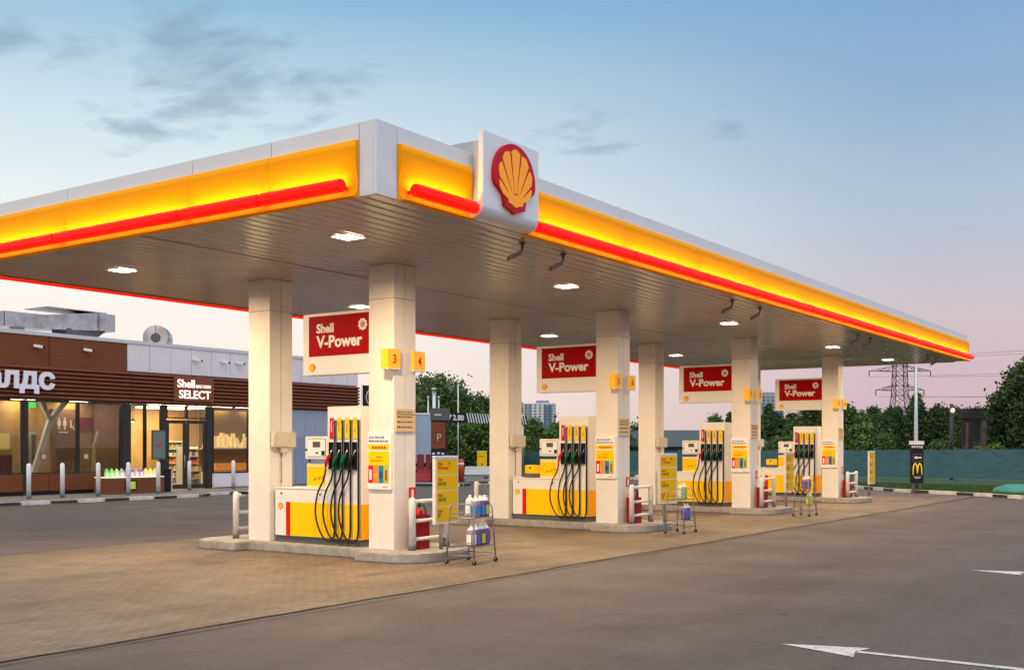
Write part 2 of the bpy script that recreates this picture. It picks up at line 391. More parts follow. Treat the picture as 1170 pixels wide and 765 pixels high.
def paver_mat():
    m, N, L, p = custom('block_paving', .8)
    tc = N.new('ShaderNodeTexCoord')
    br = N.new('ShaderNodeTexBrick'); br.inputs['Scale'].default_value = 1; br.inputs['Brick Width'].default_value = .2; br.inputs['Row Height'].default_value = .1
    br.inputs['Mortar Size'].default_value = .006; br.inputs['Mortar Smooth'].default_value = .3; br.inputs['Bias'].default_value = 0
    br.inputs['Color1'].default_value = (.20,.142,.096,1); br.inputs['Color2'].default_value = (.148,.108,.075,1); br.inputs['Mortar'].default_value = (.05,.04,.03,1)
    L.new(tc.outputs['Object'], br.inputs[0])
    def noise(sc, det=8, ro=.6, scale=(1,1,1), dist=0):
        mp = N.new('ShaderNodeMapping'); mp.inputs['Scale'].default_value = scale; L.new(tc.outputs['Object'], mp.inputs[0])
        n = N.new('ShaderNodeTexNoise'); n.inputs['Scale'].default_value = sc; n.inputs['Detail'].default_value = det; n.inputs['Roughness'].default_value = ro; n.inputs['Distortion'].default_value = dist
        L.new(mp.outputs[0], n.inputs[0]); return n.outputs[0]
    def mrange(x, a, b, c, d):
        r = N.new('ShaderNodeMapRange'); r.inputs[1].default_value = a; r.inputs[2].default_value = b; r.inputs[3].default_value = c; r.inputs[4].default_value = d; L.new(x, r.inputs[0]); return r.outputs[0]
    def mul(a, b):
        q = N.new('ShaderNodeMath'); q.operation = 'MULTIPLY'; L.new(a, q.inputs[0]); L.new(b, q.inputs[1]); return q.outputs[0]
    v = mul(mul(mrange(noise(.3,6), .3,.7,.78,1.18), mrange(noise(1.1,7,.65,(.35,1.3,1),.5), .3,.7,.82,1.14)), mul(mrange(noise(60,3), .25,.75,.85,1.15), mrange(noise(.9,5,.6,(.6,1,1),.6), .60,.74,1,.5)))
    sc = N.new('ShaderNodeVectorMath'); sc.operation = 'SCALE'; L.new(br.outputs[0], sc.inputs[0]); L.new(v, sc.inputs['Scale']); L.new(sc.outputs[0], p.inputs['Base Color'])
    b = N.new('ShaderNodeBump'); b.inputs['Strength'].default_value = .5; b.inputs['Distance'].default_value = .005; b.invert = True
    L.new(br.outputs['Fac'], b.inputs['Height']); L.new(b.outputs[0], p.inputs['Normal'])
    L.new(mrange(noise(.8,5), .3,.7,.5,.85), p.inputs['Roughness']); p.inputs['Specular IOR Level'].default_value = .3
    return m
M['paver'] = paver_mat()
M['soil'] = mat('dry_grass_ground', (.06,.075,.03), .95, vary=.4, vscale=.5)
M['paint'] = mat('worn_road_paint', (.62,.60,.56), .75, vary=.35, vscale=22, dirt=(.15,.13,.115,1))
M['kerbwhite'] = mat('kerb_white_paint', (.68,.67,.65), .7, vary=.2, vscale=6, dirt=(.3,.28,.26,1))
M['kerbblack'] = mat('kerb_black_paint', (.03,.03,.03), .7, vary=.3, vscale=6)
M['sidewalk'] = mat('pavement_concrete', (.2,.18,.165), .9, vary=.25, vscale=2, bump=.3)

def sheet(name, poly, z, m):
    mb = MB(); mb.add([(x, y, z) for x, y in poly], [tuple(range(len(poly)))]); return struct(mb.build(name, m))
sheet('ground', [(-1500,-1500),(1500,-1500),(1500,1500),(-1500,1500)], -.02, M['soil'])
GK = [at(16.2+9, 31), at(18.3,39.2), (43.88,9.3), (44.63,10.77), (45.47,12.45), (48.28,14.91), (52.5,18.5)]
sheet('asphalt_forecourt', [(-30,-40),(30,-40),GK[0],GK[1],(42.82,8.2),(43.88,9.6),(44.63,10.9),(45.47,12.45),(48.28,14.91),(53.5,19.5),(60,27),(62,60),(-30,60)], -.004, M['asphalt'])
sheet('block_paving', [(-8,8.98),(43.6,8.98),(44.6,10.6),(45.5,12.3),(47.5,14.4),(50.6,17.85),(-8,17.85)], 0, M['paver'])
# joint along the edge of the paving: concrete strip with a dark, uneven gap either side
mb = MB()
def wob(x, s): return .016*math.sin(x*.9+s)+.012*math.sin(x*2.7+s*2)+.008*math.sin(x*7.1+s)
for y0, s, wd in ((8.97, 0, .012), (8.80, 2, .007)):
    x = -8
    while x < 43.4:
        w0 = wd*(.5+.9*abs(math.sin(x*1.3+s))+.5*abs(math.sin(x*5.1))); w1 = wd*(.5+.9*abs(math.sin((x+.25)*1.3+s))+.5*abs(math.sin((x+.25)*5.1)))
        a = y0+wob(x, s); b = y0+wob(x+.25, s)
        mb.add([(x,a-w0,.006),(x+.25,b-w1,.006),(x+.25,b+w1,.006),(x,a+w0,.006)], [(0,1,2,3)]); x += .25
x = -8
while x < 50:
    a = 17.86+wob(x,1)*.6; b = 17.86+wob(x+.25,1)*.6
    mb.add([(x,a-.02,.006),(x+.25,b-.02,.006),(x+.25,b+.02,.006),(x,a+.02,.006)], [(0,1,2,3)]); x += .25
struct(mb.build('paving_joint', mat('joint_filler', (.045,.038,.032), .95, vary=.3, vscale=4)))
# arrows painted on the tarmac
for x in (9.9, 17.42, 24.95):
    mb = MB(); y = 3.78 if x < 12 else 3.7
    mb.add([(x-.27,y-.77,.002),(x+.0,y-.70,.002),(x+.24,y-.77,.002),(x-.005,y,.002)], [(0,1,2,3)])
    mb.add([(x-.045,y-.72,.0021),(x-.05,y-2.1,.0021),(x+.05,y-2.1,.0021),(x+.05,y-.72,.0021)], [(0,1,2,3)])
    struct(mb.build('road_arrow', M['paint']))
# faint worn lines
mb = MB()
for i, (a, b) in enumerate((((16.3,21.3),(17.9,20.3)),)):
    mb.add([(a[0]-.05,a[1],.0015),(b[0]-.04,b[1],.0015),(b[0]+.05,b[1],.0015),(a[0]+.06,a[1],.0015)], [(0,1,2,3)])
struct(mb.build('worn_road_line', mat('faded_paint', (.122,.100,.088), .8, vary=.3, vscale=20)))

def kerb(path, h=.13, w=.16, seg=1.0, start=0, name='kerb'):
    """kerb of black and white painted stones along a path"""
    mb = MB(); pts = [Vector((x, y, 0)) for x, y in path]; i = start
    for a, b in zip(pts[:-1], pts[1:]):
        d = b-a; n = max(1, round(d.length/seg)); u = d/n; t = u.normalized(); s = Vector((-t.y, t.x, 0))
        for k in range(n):
            p = a+u*(k+.5)
            mb.obox((p.x, p.y, h/2), t, s, (0,0,1), u.length/2-.008, w/2, h/2, i % 2); i += 1
    return struct(mb.build(name, [M['kerbwhite'], M['kerbblack']], bev=.015))
kerb([(9.6,32.35),(26.3,32.15)], .13, .18, .96)
kerb([(26.4,32.2),(27.4,32.9),(28.5,33.1),(41.5,33.1)], .12, .18, .96, 1)
sheet('pavement', [(9.6,32.4),(26.3,32.2),(27.4,32.95),(28.5,33.15),(41.5,33.15),(41.5,36.4),(9.6,36.4)], .115, M['sidewalk'])
kerb([at(26,33), (41.0,6.35),(42.82,8.25),(43.9,9.75),(44.7,10.95),(45.6,12.55),(48.4,15.0),(53.6,19.6)], .14, .18, 1.05)
kerb([at(-9.5,64), at(1.2,62.5), at(14,60)], .13, .2, 1.0)
kerb([at(-7,51), at(-2.4,50.5), at(-2.1,52)], .16, .3, 1.3, 1)

# ------------------------------------------------------------------ canopy
CX0, CX1, CY0, CY1, CZ, CT = 9.82, 40.9, 8.77, 18.35, 4.87, 5.77
canopy = thing('fuel_canopy', ((CX0+CX1)/2, (CY0+CY1)/2, CZ), 'long flat white canopy with glowing yellow fascia and red light bar over the pumps', 'canopy')
M['soffit'] = mat('soffit_slats', (.40,.35,.29), .20, vary=.12, vscale=.7, spec=.6, rvary=.05)
mb = MB(); y = CY0+.02
prof = []
while y < CY1-.2:
    prof += [(y, CZ+.012), (y+.006, CZ+.004), (y+.04, CZ+.0015), (y+.12, CZ), (y+.20, CZ+.0015), (y+.234, CZ+.004), (y+.24, CZ+.012)]; y += .24
prof = [p for i, p in enumerate(prof) if i == 0 or p != prof[i-1]]
vs = []; fs = []
for yy, zz in prof: vs += [(CX0+.02, yy, zz), (CX1-.02, yy, zz)]
for i in range(len(prof)-1): fs.append((2*i, 2*i+2, 2*i+3, 2*i+1))
mb.add(vs, fs, 0, True); mb.build('soffit', M['soffit'], canopy)
# cover strips of the soffit
mb = MB(); mb.box(CX0+.05, CX1-.05, 13.28, 13.30, CZ-.004, CZ+.01); mb.build('soffit_joint', mat('soffit_joint', (.06,.055,.05), .6), canopy)
mb = MB(); mb.box(CX0+.1, CX1-.1, CY0+.1, CY1-.1, CZ+.05, CT-.15); mb.build('roof_deck', mat('roof_deck', (.3,.3,.3), .8), canopy)
# white cladding cassettes with open joints
fx = [9.82,10.2,11.68,13.05,15.86,18.67,21.48,24.3,27.1,29.9,32.7,35.5,38.3,40.52,40.9]
fy = [8.77,9.05,10.57,12.12,15.02,17.9,18.35]
mb = MB(); g = .006
for a, b in zip(fx[:-1], fx[1:]):
    mb.box(a+(g if a > CX0 else 0), b-(g if b < CX1 else 0), CY0, CY0+.05, CZ, CT)
    mb.box(a+(g if a > CX0 else 0), b-(g if b < CX1 else 0), CY1-.05, CY1, CZ, CT)
for a, b in zip(fy[:-1], fy[1:]):
    y0 = a+g if a > CY0 else a+.052; y1 = b-g if b < CY1 else b-.052
    mb.box(CX0, CX0+.05, y0, y1, CZ, CT); mb.box(CX1-.05, CX1, y0, y1, CZ, CT)
mb.build('cladding', M['white'], canopy, bev=.004, bseg=1)
mb = MB(); mb.box(CX0+.053, CX1-.053, CY0+.053, CY0+.08, CZ+.02, CT-.02); mb.box(CX0+.053, CX1-.053, CY1-.08, CY1-.053, CZ+.02, CT-.02)
mb.box(CX0+.053, CX0+.08, CY0+.1, CY1-.1, CZ+.02, CT-.02); mb.box(CX1-.08, CX1-.053, CY0+.1, CY1-.1, CZ+.02, CT-.02)
mb.build('cladding_backing', M['joint'], canopy)
# curved yellow panel: outward offset, height
YP = [(.002,5.55),(.05,5.55),(.062,5.46),(.060,5.34),(.045,5.22),(.028,5.12),(.020,5.04),(.022,4.97),(.045,4.91),(.105,4.868),(.11,4.858),(.08,4.852),(.002,4.852)]
def fascia_run(side, a, b, joints, ZB=4.985):
    """yellow panel, red bar and lamp strip between a and b along one side; side: function (along, out, z) -> point"""
    cuts = [a] + [j for j in joints if a < j < b] + [b]
    for p, q in zip(cuts[:-1], cuts[1:]):
        mb = MB(); n = len(YP); p2, q2 = p+.004, q-.004
        vs = [side(p2, o, z) for o, z in YP] + [side(q2, o, z) for o, z in YP]
        mb.add(vs, [(i, i+1, n+i+1, n+i) for i in range(n-1)], 0, True)
        mb.add(vs, [tuple(range(n)), tuple(range(2*n-1, n-1, -1))], 0, False)
        mb.build('yellow_panel', M['yellow'], canopy)
        mb = MB()
        e0 = .10 if p == a else .012; e1 = .10 if q == b else .012
        if q-p < e0+e1+.2: e0 = e1 = .01
        def oct_(al, r=.082):
            return [side(al, .185+r*math.cos(R(22.5+45*k)), ZB+r*math.sin(R(22.5+45*k))) for k in range(8)]
        stations = [(p+e0, .07), (p+e0+.02, .082), (q-e1-.02, .082), (q-e1, .07)]
        vs = []
        for al, r in stations: vs += oct_(al, r)
        fs = [(i*8+k, i*8+(k+1)%8, (i+1)*8+(k+1)%8, (i+1)*8+k) for i in range(3) for k in range(8)]
        fs += [tuple(range(7,-1,-1)), tuple(range(24,32))]
        mb.add(vs, fs, 0, False)
        # bracket back to the fascia
        mb.add([side(x, o, z) for x in (p+e0+.06, p+e0+.10) for o, z in ((.02,ZB-.02),(.12,ZB-.02),(.12,ZB+.015),(.02,ZB+.015))], [(0,1,2,3),(7,6,5,4),(0,4,5,1),(1,5,6,2),(2,6,7,3),(3,7,4,0)], 0)
        mb.build('red_light_bar', M['redtube'], canopy)
        A, B = p+e0+.05, q-e1-.02; C_ = [(.085,ZB+.012),(.098,ZB+.012),(.098,ZB-.012),(.085,ZB-.012)]
        mb = MB(); vs = [side(x, o, z) for x in (A, B) for o, z in C_]
        mb.add(vs, [(0,1,5,4)], 0); mb.add(vs, [(2,3,7,6)], 2); mb.add(vs, [(1,2,6,5),(3,0,4,7),(3,2,1,0),(4,5,6,7)], 1)
        mb.build('lamp_strip', [M['led'], M['joint'], M['led_low']], canopy)
sideF = lambda a, o, z: (a, CY0-o, z)
sideB = lambda a, o, z: (a, CY1+o, z)
sideL = lambda a, o, z: (CX0-o, a, z)
sideR = lambda a, o, z: (CX1+o, a, z)
fascia_run(sideF, 10.2, 11.66, fx)
fascia_run(sideF, 12.9, 40.9, fx[4:13])
fascia_run(sideL, 9.05, 18.1, fy[2:6])
fascia_run(sideB, 10.2, 40.6, fx[4:13], 4.90)
fascia_run(sideR, 9.2, 18.1, fy[3:6])

# sign box on the fascia
sign = thing('canopy_sign', (12.27, 8.5, 4.88), 'white upright sign box with red and yellow scallop emblem on the canopy corner', 'sign')
mb = MB()
P = [(8.5,6.02),(8.5,5.07)] + [(8.67-.17*math.cos(R(a)), 5.05-.17*math.sin(R(a))) for a in range(10, 91, 10)] + [(8.755,4.88),(8.755,4.98),(8.60,4.99),(8.58,6.02)]
P = [(-y, z) for y, z in P][::-1]
mb.prism(P, (11.61,0,0), (0,-1,0), (0,0,1), 1.33) if False else None
n = len(P); vs = [(x, -a, z) for x in (11.61, 12.94) for a, z in P]
mb.add(vs, [tuple(range(n-1,-1,-1)), tuple(range(n,2*n))] + [(i,(i+1)%n,n+(i+1)%n,n+i) for i in range(n)])
mb.build('sign_face', mat('sign_face_white', (.78,.78,.81), .3), sign, bev=.008)
mb = MB(); mb.box(11.72, 12.84, 8.582, 8.768, 4.99, 5.93); mb.box(11.72, 12.84, 8.768, 9.3, 5.772, 5.93); mb.build('sign_case', mat('sign_case_grey', (.45,.46,.48), .5), sign)
emb = MB(); emblem(emb, (12.275, 8.497, 5.055), *RY, .98, .055, .012)
emb.build('emblem', [mat('emblem_red', (.42,.006,.012), .4, spec=.15, emit=.12, ecol=(.8,.01,.01,1)), mat('emblem_yellow', (.92,.36,.03), .4, emit=.22, ecol=(1,.34,.02,1), spec=.15)], sign)

# ceiling lights
M['lamp'] = mat('light_diffuser', (1,1,1), .5, emit=14, ecol=(1,.84,.62,1))
K0 = None; li = 0
ordn = ['nearest', 'second', 'third', 'fourth', 'farthest']
for r, (yy, rowname) in enumerate(((10.9, 'front'), (16.15, 'back'))):
    for i, xx in enumerate((11.6, 17.55, 25.1, 32.85, 38.7)):
        if K0 is None:
            t = thing('ceiling_light', (xx, yy, CZ), '', 'light', 'square lights recessed in the canopy soffit')
            mb = MB(); a, b = .205, .17
            for q in ((-a,a,-a,-b),(-a,a,b,a),(-a,-b,-b,b),(b,a,-b,b)): mb.box(xx+q[0], xx+q[1], yy+q[2], yy+q[3], CZ-.012, CZ-.003)
            mb.build('frame', M['white'], t)
            mb = MB(); mb.box(xx-b, xx+b, yy-b, yy+b, CZ-.010, CZ-.004); mb.build('diffuser', M['lamp'], t)
            al = bpy.data.lights.new('light_source', 'AREA'); al.shape = 'SQUARE'; al.size = .30; al.energy = 265; al.color = (1,.71,.42); al.spread = R(168)
            ao = bpy.data.objects.new('light_source', al); col.objects.link(ao); ao.parent = t; ao.location = (0, 0, -.03)
            K0 = tree_of(t); c = t
        else:
            c = copy_tree(K0); c.location = (xx, yy, CZ)
        c['label'] = f'{ordn[i]} square ceiling light of the {rowname} row under the canopy, counted from the near end'
# brackets with small floodlights under the front edge
B0 = None
for i, xx in enumerate((13.41, 14.55, 21.11, 22.6, 29.5, 30.6, 37.6, 38.7)):
    nm = ['first','second','third','fourth','fifth','sixth','seventh','eighth'][i]
    lab = f'{nm} small dark camera hanging under the front canopy edge, counted from the emblem sign'
    if B0 is None:
        t = thing('security_camera', (xx, 9.1, CZ), lab, 'camera', 'small cameras hanging under the front canopy edge')
        mb = MB(); mb.lathe([(.05,-.02),(.05,0)], (xx,9.1,CZ-.006), 10); mb.tube([(xx,9.1,CZ-.02),(xx,9.1,CZ-.10),(xx-.02,9.12,CZ-.15)], .018, 6); mb.build('bracket', mat('camera_bracket', (.16,.1,.08), .5), t)
        mb = MB(); mb.obox((xx-.10,9.17,CZ-.20), (-.75,.5,-.45), (.55,.83,0), (0,0,1), .12, .035, .035); mb.build('camera_body', mat('camera_body', (.2,.15,.13), .5), t, bev=.01)
        B0 = tree_of(t)
    else:
        c = copy_tree(B0); c.location = (xx, 9.1 if i < 6 else 9.3, CZ); c['label'] = lab

# ------------------------------------------------------------------ pump islands (first one built, then copied along the canopy)
X0, Y0, PITCH = 13.69, 11.84, 7.51
PH = ['nearest pump island', 'second pump island', 'third pump island', 'farthest pump island']
def L(lx, ly, z=0): return (X0+lx, Y0+ly, z)
def LB(mb, lx0, lx1, ly0, ly1, z0, z1, m=0): return mb.box(X0+lx0, X0+lx1, Y0+ly0, Y0+ly1, z0, z1, m)
PROT = []      # (tree, label format, per-island x offset, per-island skip)
def proto(root, fmt, skip=(), dxy=None): PROT.append((root, fmt, skip, dxy)); root['label'] = fmt.format(PH[0]); return root

# concrete island, dog-bone shaped
def island_outline():
    pts = []
    def arc(cx, cy, r, a0, a1, n=7):
        for i in range(n+1):
            a = R(a0+(a1-a0)*i/n); pts.append((cx+r*math.cos(a), cy+r*math.sin(a)))
    arc(.05,-.25,.62,180,270); arc(.83,-.25,.62,270,360)
    arc(1.35,.30,.10,0,90,3); arc(1.25,.5,.10,270,180,3)
    arc(1.25,3.1,.10,180,90,3); arc(1.35,3.3,.10,270,360,3)
    arc(.83,3.95,.62,0,90); arc(.05,3.95,.62,90,180)
    arc(-.47,3.3,.10,180,270,3); arc(-.37,3.1,.10,90,0,3)
    arc(-.37,.5,.10,0,-90,3); arc(-.47,.3,.10,90,180,3)
    return pts
o = MB().prism(island_outline(), L(0,0,0), (1,0,0), (0,1,0), .15).build('pump_island', [M['concrete']], loc=L(.42,1.7,0), bev=.02)
tag(o, '', 'pump island', 'raised concrete pump islands'); proto(o, 'raised concrete kerb of the {}')

# columns
def column(ly0, fmt):
    t = MB(); c = .012; w = .55
    LB(t, c, w-c, ly0+c, ly0+w-c, .15, CZ, 1)
    for z0, z1 in ((.152, 4.30), (4.308, CZ-.003)):
        # -X and +X faces whole, -Y and +Y faces in two halves with the seam between them
        LB(t, 0, .010, ly0, ly0+w, z0, z1); LB(t, w-.010, w, ly0, ly0+w, z0, z1)
        for a, b in ((.012, w/2-.006), (w/2+.006, w-.012)):
            LB(t, a, b, ly0, ly0+.010, z0, z1); LB(t, a, b, ly0+w-.010, ly0+w, z0, z1)
    o = t.build('canopy_column', [M['cream'], M['joint']], loc=L(.275, ly0+.275, .15))
    tag(o, '', 'column', 'square columns carrying the canopy'); proto(o, fmt)
column(0, 'cream square column with the safety poster at the near end of the {}')
column(2.94, 'cream square column with a beige wall box at the shop end of the {}')

# hanging fuel sign between the columns
t = thing('hanging_sign', L(.25, 1.4, 3.1), '', 'sign', 'red and cream signs between the columns')
proto(t, 'cream and red sign with white lettering above the pump of the {}')
mb = MB(); LB(mb, .15, .36, .553, 2.25, 3.10, 4.18); mb.build('sign_panel', M['pumpwhite'], t, bev=.01)
mb = MB(); LB(mb, .145, .149, .556, 2.10, 3.43, 4.13); mb.build('red_field', M['deepred'], t)
mb = MB()
text(mb, 'Shell', L(.144, 1.91, 3.83), *RX, .41, .165, .006, 0, .03)
text(mb, 'V-Power', L(.144, 1.91, 3.57), *RX, 1.08, .215, .006, 0, .03)
mb.build('lettering', M['letterwhite'], t); mb = MB()
cx, cz = Y0+.82, 3.93
ring = []
for k in range(18):
    a0, a1 = R(k*20), R(k*20+20)
    vs = [(X0+.138, cx-rr*math.cos(a), cz+rr*math.sin(a)) for rr, a in ((.058,a0),(.105 if k%2 else .092,a0),(.105 if k%2 else .092,a1),(.058,a1))]
    mb.add(vs, [(0,3,2,1)])
for k in range(10):
    a = R(k*36); mb.add([(X0+.138, cx-rr*math.cos(a+d), cz+rr*math.sin(a+d)) for rr, d in ((.022,-.25),(.052,-.12),(.052,.12),(.022,.25))], [(0,3,2,1)])
mb.build('round_symbol', M['letterwhite'], t)
mb = MB(); emblem(mb, L(.147, 2.02, 3.17), *RX, .145, .006, .004); mb.build('emblem', [M['red'], M['pumpyellow']], t)

# dispenser
t = thing('fuel_dispenser', L(.34, 1.8, .15), '', 'fuel pump', 'fuel dispensers on the pump islands')
proto(t, 'white and yellow fuel dispenser with four black hoses on the {}')
mb = MB(); LB(mb, .09, .60, .80, 2.84, .15, .27); mb.build('plinth', M['plinth'], t)
cab = MB(); LB(cab, .06, .66, 1.562, 2.86, .27, 1.10); cab.box(*[X0+.05, X0+.67, Y0+1.562, Y0+2.87, 1.10, 1.125]); cab = cab.build('cabinet', M['pumpwhite'], t, bev=.006)
mb = MB(); LB(mb, .055, .0585, 1.566, 2.47, .275, .87); mb.build('yellow_panel', M['pumpyellow'], cab)
mb = MB(); LB(mb, .055, .0585, 2.472, 2.58, .275, .87); mb.build('red_stripe', M['red'], cab)
mb = MB(); emblem(mb, L(.0585, 2.72, .735), *RX, .125, .004, .003); mb.build('emblem', [M['red'], M['pumpyellow']], cab)
mb = MB(); mb.lathe([(.011,0),(.011,.008)], (0,0,0), 8)
lk = MB()
for ly in (2.70, 1.74):
    lk.obox(L(.054, ly, 1.02), (1,0,0), (0,1,0), (0,0,1), .006, .014, .014)
lk.build('lock', M['black'], cab)
tw = MB(); LB(tw, .055, .67, .79, 1.56, .27, 2.54); tw = tw.build('tower', M['pumpwhite'], t, bev=.006)
mb = MB(); LB(mb, .050, .0535, .80, 1.555, .275, .87); mb.build('yellow_panel', M['pumpyellow'], tw)
mb = MB(); LB(mb, .060, .665, .785, .7885, .275, .87); mb.build('side_panel', M['pumporange'], tw)
TR = [1.36, 1.18, .995, .815]; LBc = [1.45, 1.272, 1.09, .905]
for i in range(4):
    mb = MB(); LB(mb, .040, .0535, LBc[i]-.045, LBc[i]+.045, 1.99, 2.345); mb.build('fuel_label', M['red'] if i == 0 else M['boardyellow' if 0 else 'pumpyellow'], tw, label='red fuel grade label' if i == 0 else 'yellow fuel grade label')
    mb = MB()
    words = ['V-Power', 'V-Power', 'АИ-95', 'ДТ'][i]
    # upright lettering running up the label
    text(mb, words, L(.0395, LBc[i]+.012, 2.10), (0,0,1), (0,1,0) if 0 else (0,1,0), .17, .03, .001, 0, .02) if 0 else None
    vs, fs = glyphs(words, .03)
    ww = {0:.19,1:.17,2:.13,3:.07}[i]
    mb.add([(X0+.0385, Y0+LBc[i]+.018-y*.036, 2.10+x*ww) for x, y, z in vs if 1], fs)
    mb.build('grade_lettering', M['letterwhite'] if i == 0 else M['ink'], tw)
    # nozzle boot
    mb = MB(); c = .012
    y0, y1 = LBc[i]-.05, LBc[i]+.05
    LB(mb, .047, .0535, y0, y1, 1.46, 1.93)                                   # back
    LB(mb, .02, .0465, y0, y0+.012, 1.46, 1.93); LB(mb, .02, .0465, y1-.012, y1, 1.46, 1.93); LB(mb, .02, .0465, y0+.013, y1-.013, 1.915, 1.93); LB(mb, .0, .0465, y0+.013, y1-.013, 1.46, 1.50)
    mb.build('nozzle_boot', M['black'], tw)
    # hose guide
    mb = MB(); LB(mb, .028, .0535, TR[i]-.028, TR[i]-.018, .30, 2.29); LB(mb, .028, .0535, TR[i]+.018, TR[i]+.028, .30, 2.29); LB(mb, .0, .0535, TR[i]-.03, TR[i]+.03, 2.29, 2.31)
    mb.build('hose_guide', M['steel'], tw)
    # hose: down the guide, loops at the foot, up to the nozzle
    ny = LBc[i]+.085
    pts = []
    ctl = [(TR[i],2.27,.03),(TR[i],1.6,.03),(TR[i],.9,.03),(TR[i]+.0,.45,.02),(TR[i]+.03,.26,.0),(TR[i]+.13,.235,-.03),(TR[i]+.25,.36,-.06),(TR[i]+.34,.58,-.07),(TR[i]+.365,.80,-.07),(TR[i]+.32,1.05,-.06),(ny+.0+.03,1.28,-.04),(ny,1.44,-.02)]
    for a in range(len(ctl)-1):
        p0 = ctl[max(a-1,0)]; p1 = ctl[a]; p2 = ctl[a+1]; p3 = ctl[min(a+2,len(ctl)-1)]
        for s_ in range(5):
            u = s_/5
            pts.append(tuple(.5*((2*p1[k])+(-p0[k]+p2[k])*u+(2*p0[k]-5*p1[k]+4*p2[k]-p3[k])*u*u+(-p0[k]+3*p1[k]-3*p2[k]+p3[k])*u**3) for k in range(3)))
    pts.append(ctl[-1])
    mb = MB(); mb.tube([L(x, y, z) for y, z, x in pts], .0155, 8); mb.build('hose', M['rubber'], tw)
    nm = M['red'] if i == 0 else M['green'] if i < 3 else M['black']
    mb = MB()
    mb.tube([L(-.02,ny,1.42), L(-.02,ny-.003,1.50)], .019, 8)                                 # coloured collar
    mb.tube([L(-.02,ny,1.50), L(-.015,ny-.02,1.60), L(-.01,ny-.05,1.66)], [.02,.028,.024], 8) # grip
    mb.tube([L(-.01,ny-.03,1.60), L(-.02,ny-.085,1.64), L(-.015,ny-.06,1.54)], .008, 5)       # lever
    mb.obox(L(-.012,ny-.055,1.65), (0,-.6,.8), (0,.8,.6), (1,0,0), .05, .028, .024)
    mb.tube([L(-.01,ny-.075,1.68), L(.0,ny-.10,1.74), L(.01,ny-.125,1.80)], .010, 6, 1)
    mb.build('nozzle', [nm, M['steel']], tw, label=('red' if i == 0 else 'green' if i < 3 else 'black')+' fuel nozzle')
# payment terminal on an arm beside the tower
tm = MB(); LB(tm, .05, .22, 1.563, 2.10, 1.63, 2.03); tm = tm.build('terminal', M['pumpwhite'], t, bev=.012)
mb = MB(); LB(mb, .043, .0485, 1.60, 2.03, 1.675, 1.985); LB(mb, .04, .0425, 1.606, 2.024, 1.681, 1.979, 1); mb.build('terminal_bezel', [M['plinth'], M['paperwhite']], tm)
mb = MB(); LB(mb, .036, .0395, 1.72, 1.90, 1.84, 1.94); mb.build('screen', M['screen'], tm)
mb = MB(); LB(mb, .036, .0395, 1.615, 1.69, 1.70, 1.78)
mb.obox(L(.037,1.80,1.745), (0,1,0), (0,0,1), (1,0,0), .03, .012, .003); mb.obox(L(.045,2.065,1.80), (0,1,0), (0,0,1), (1,0,0), .016, .016, .01); mb.build('keypad', M['black'], tm)
mb = MB(); LB(mb, .037, .0395, 1.68, 1.93, 1.985, 2.005); mb.build('terminal_sticker', M['pumpyellow'], tm)
mb = MB(); LB(mb, .10, .16, 1.60, 1.66, 1.126, 1.628); mb.build('terminal_post', M['pumpwhite'], t)

# promotional card on the cabinet
t = thing('promo_card', L(.13, 1.88, 1.125), '', 'advert', 'yellow cards standing on the pump cabinets')
proto(t, 'yellow promotional card standing on the dispenser cabinet of the {}')
mb = MB(); LB(mb, .12, .14, 1.64, 2.12, 1.127, 1.56); mb.build('card', [M['pumpyellow']], t)
mb = MB(); LB(mb, .115, .119, 1.64, 2.12, 1.49, 1.56); LB(mb, .115, .119, 1.64, 2.12, 1.127, 1.17); mb.build('card_border', mat('card_border', (.85,.70,.25), .5), t)
mb = MB()
rr = random.Random(3)
for k in range(9):
    yy = 1.98-.035*k; mb.obox(L(.1185, yy, 1.27+.007*k), (0,-.5,1 if k%3 else .2), (0,1,.5), (1,0,0), .028 if k%3 else .012, .005, .001)
mb.build('card_print', M['ink'], t)

# safety poster
t = thing('safety_poster', L(-.01, .29, 1.14), '', 'poster', 'safety posters on the near columns')
proto(t, 'white safety poster with coloured blocks on the column of the {}')
mb = MB(); LB(mb, -.04, -.003, .03, .55, 1.14, 2.08); mb.build('board', M['paperwhite'], t, bev=.006)
mb = MB(); text(mb, 'Для Вашей', L(-.041,.52,1.985), *RX, .34, .042, .002); mb.build('heading_line', M['blueink'], t); mb = MB(); text(mb, 'безопасности', L(-.041,.52,1.925), *RX, .42, .042, .002); mb.build('heading_line', M['blueink'], t)
mb = MB(); LB(mb, -.044, -.0405, .07, .53, 1.80, 1.89); LB(mb, -.044, -.0405, .07, .53, 1.54, 1.775); mb.build('yellow_block', M['pumpyellow'], t)
mb = MB()
for k in range(5): mb.obox(L(-.0455, .42-.065*k, 1.835), (0,1,0), (0,0,1), (1,0,0), .022, .02, .001)
text(mb, 'Ваша', L(-.0445,.34,1.665), *RX, .12, .03, .001); text(mb, 'безопасность', L(-.0445,.47,1.605), *RX, .26, .03, .001)
mb.build('red_print', M['red'], t)
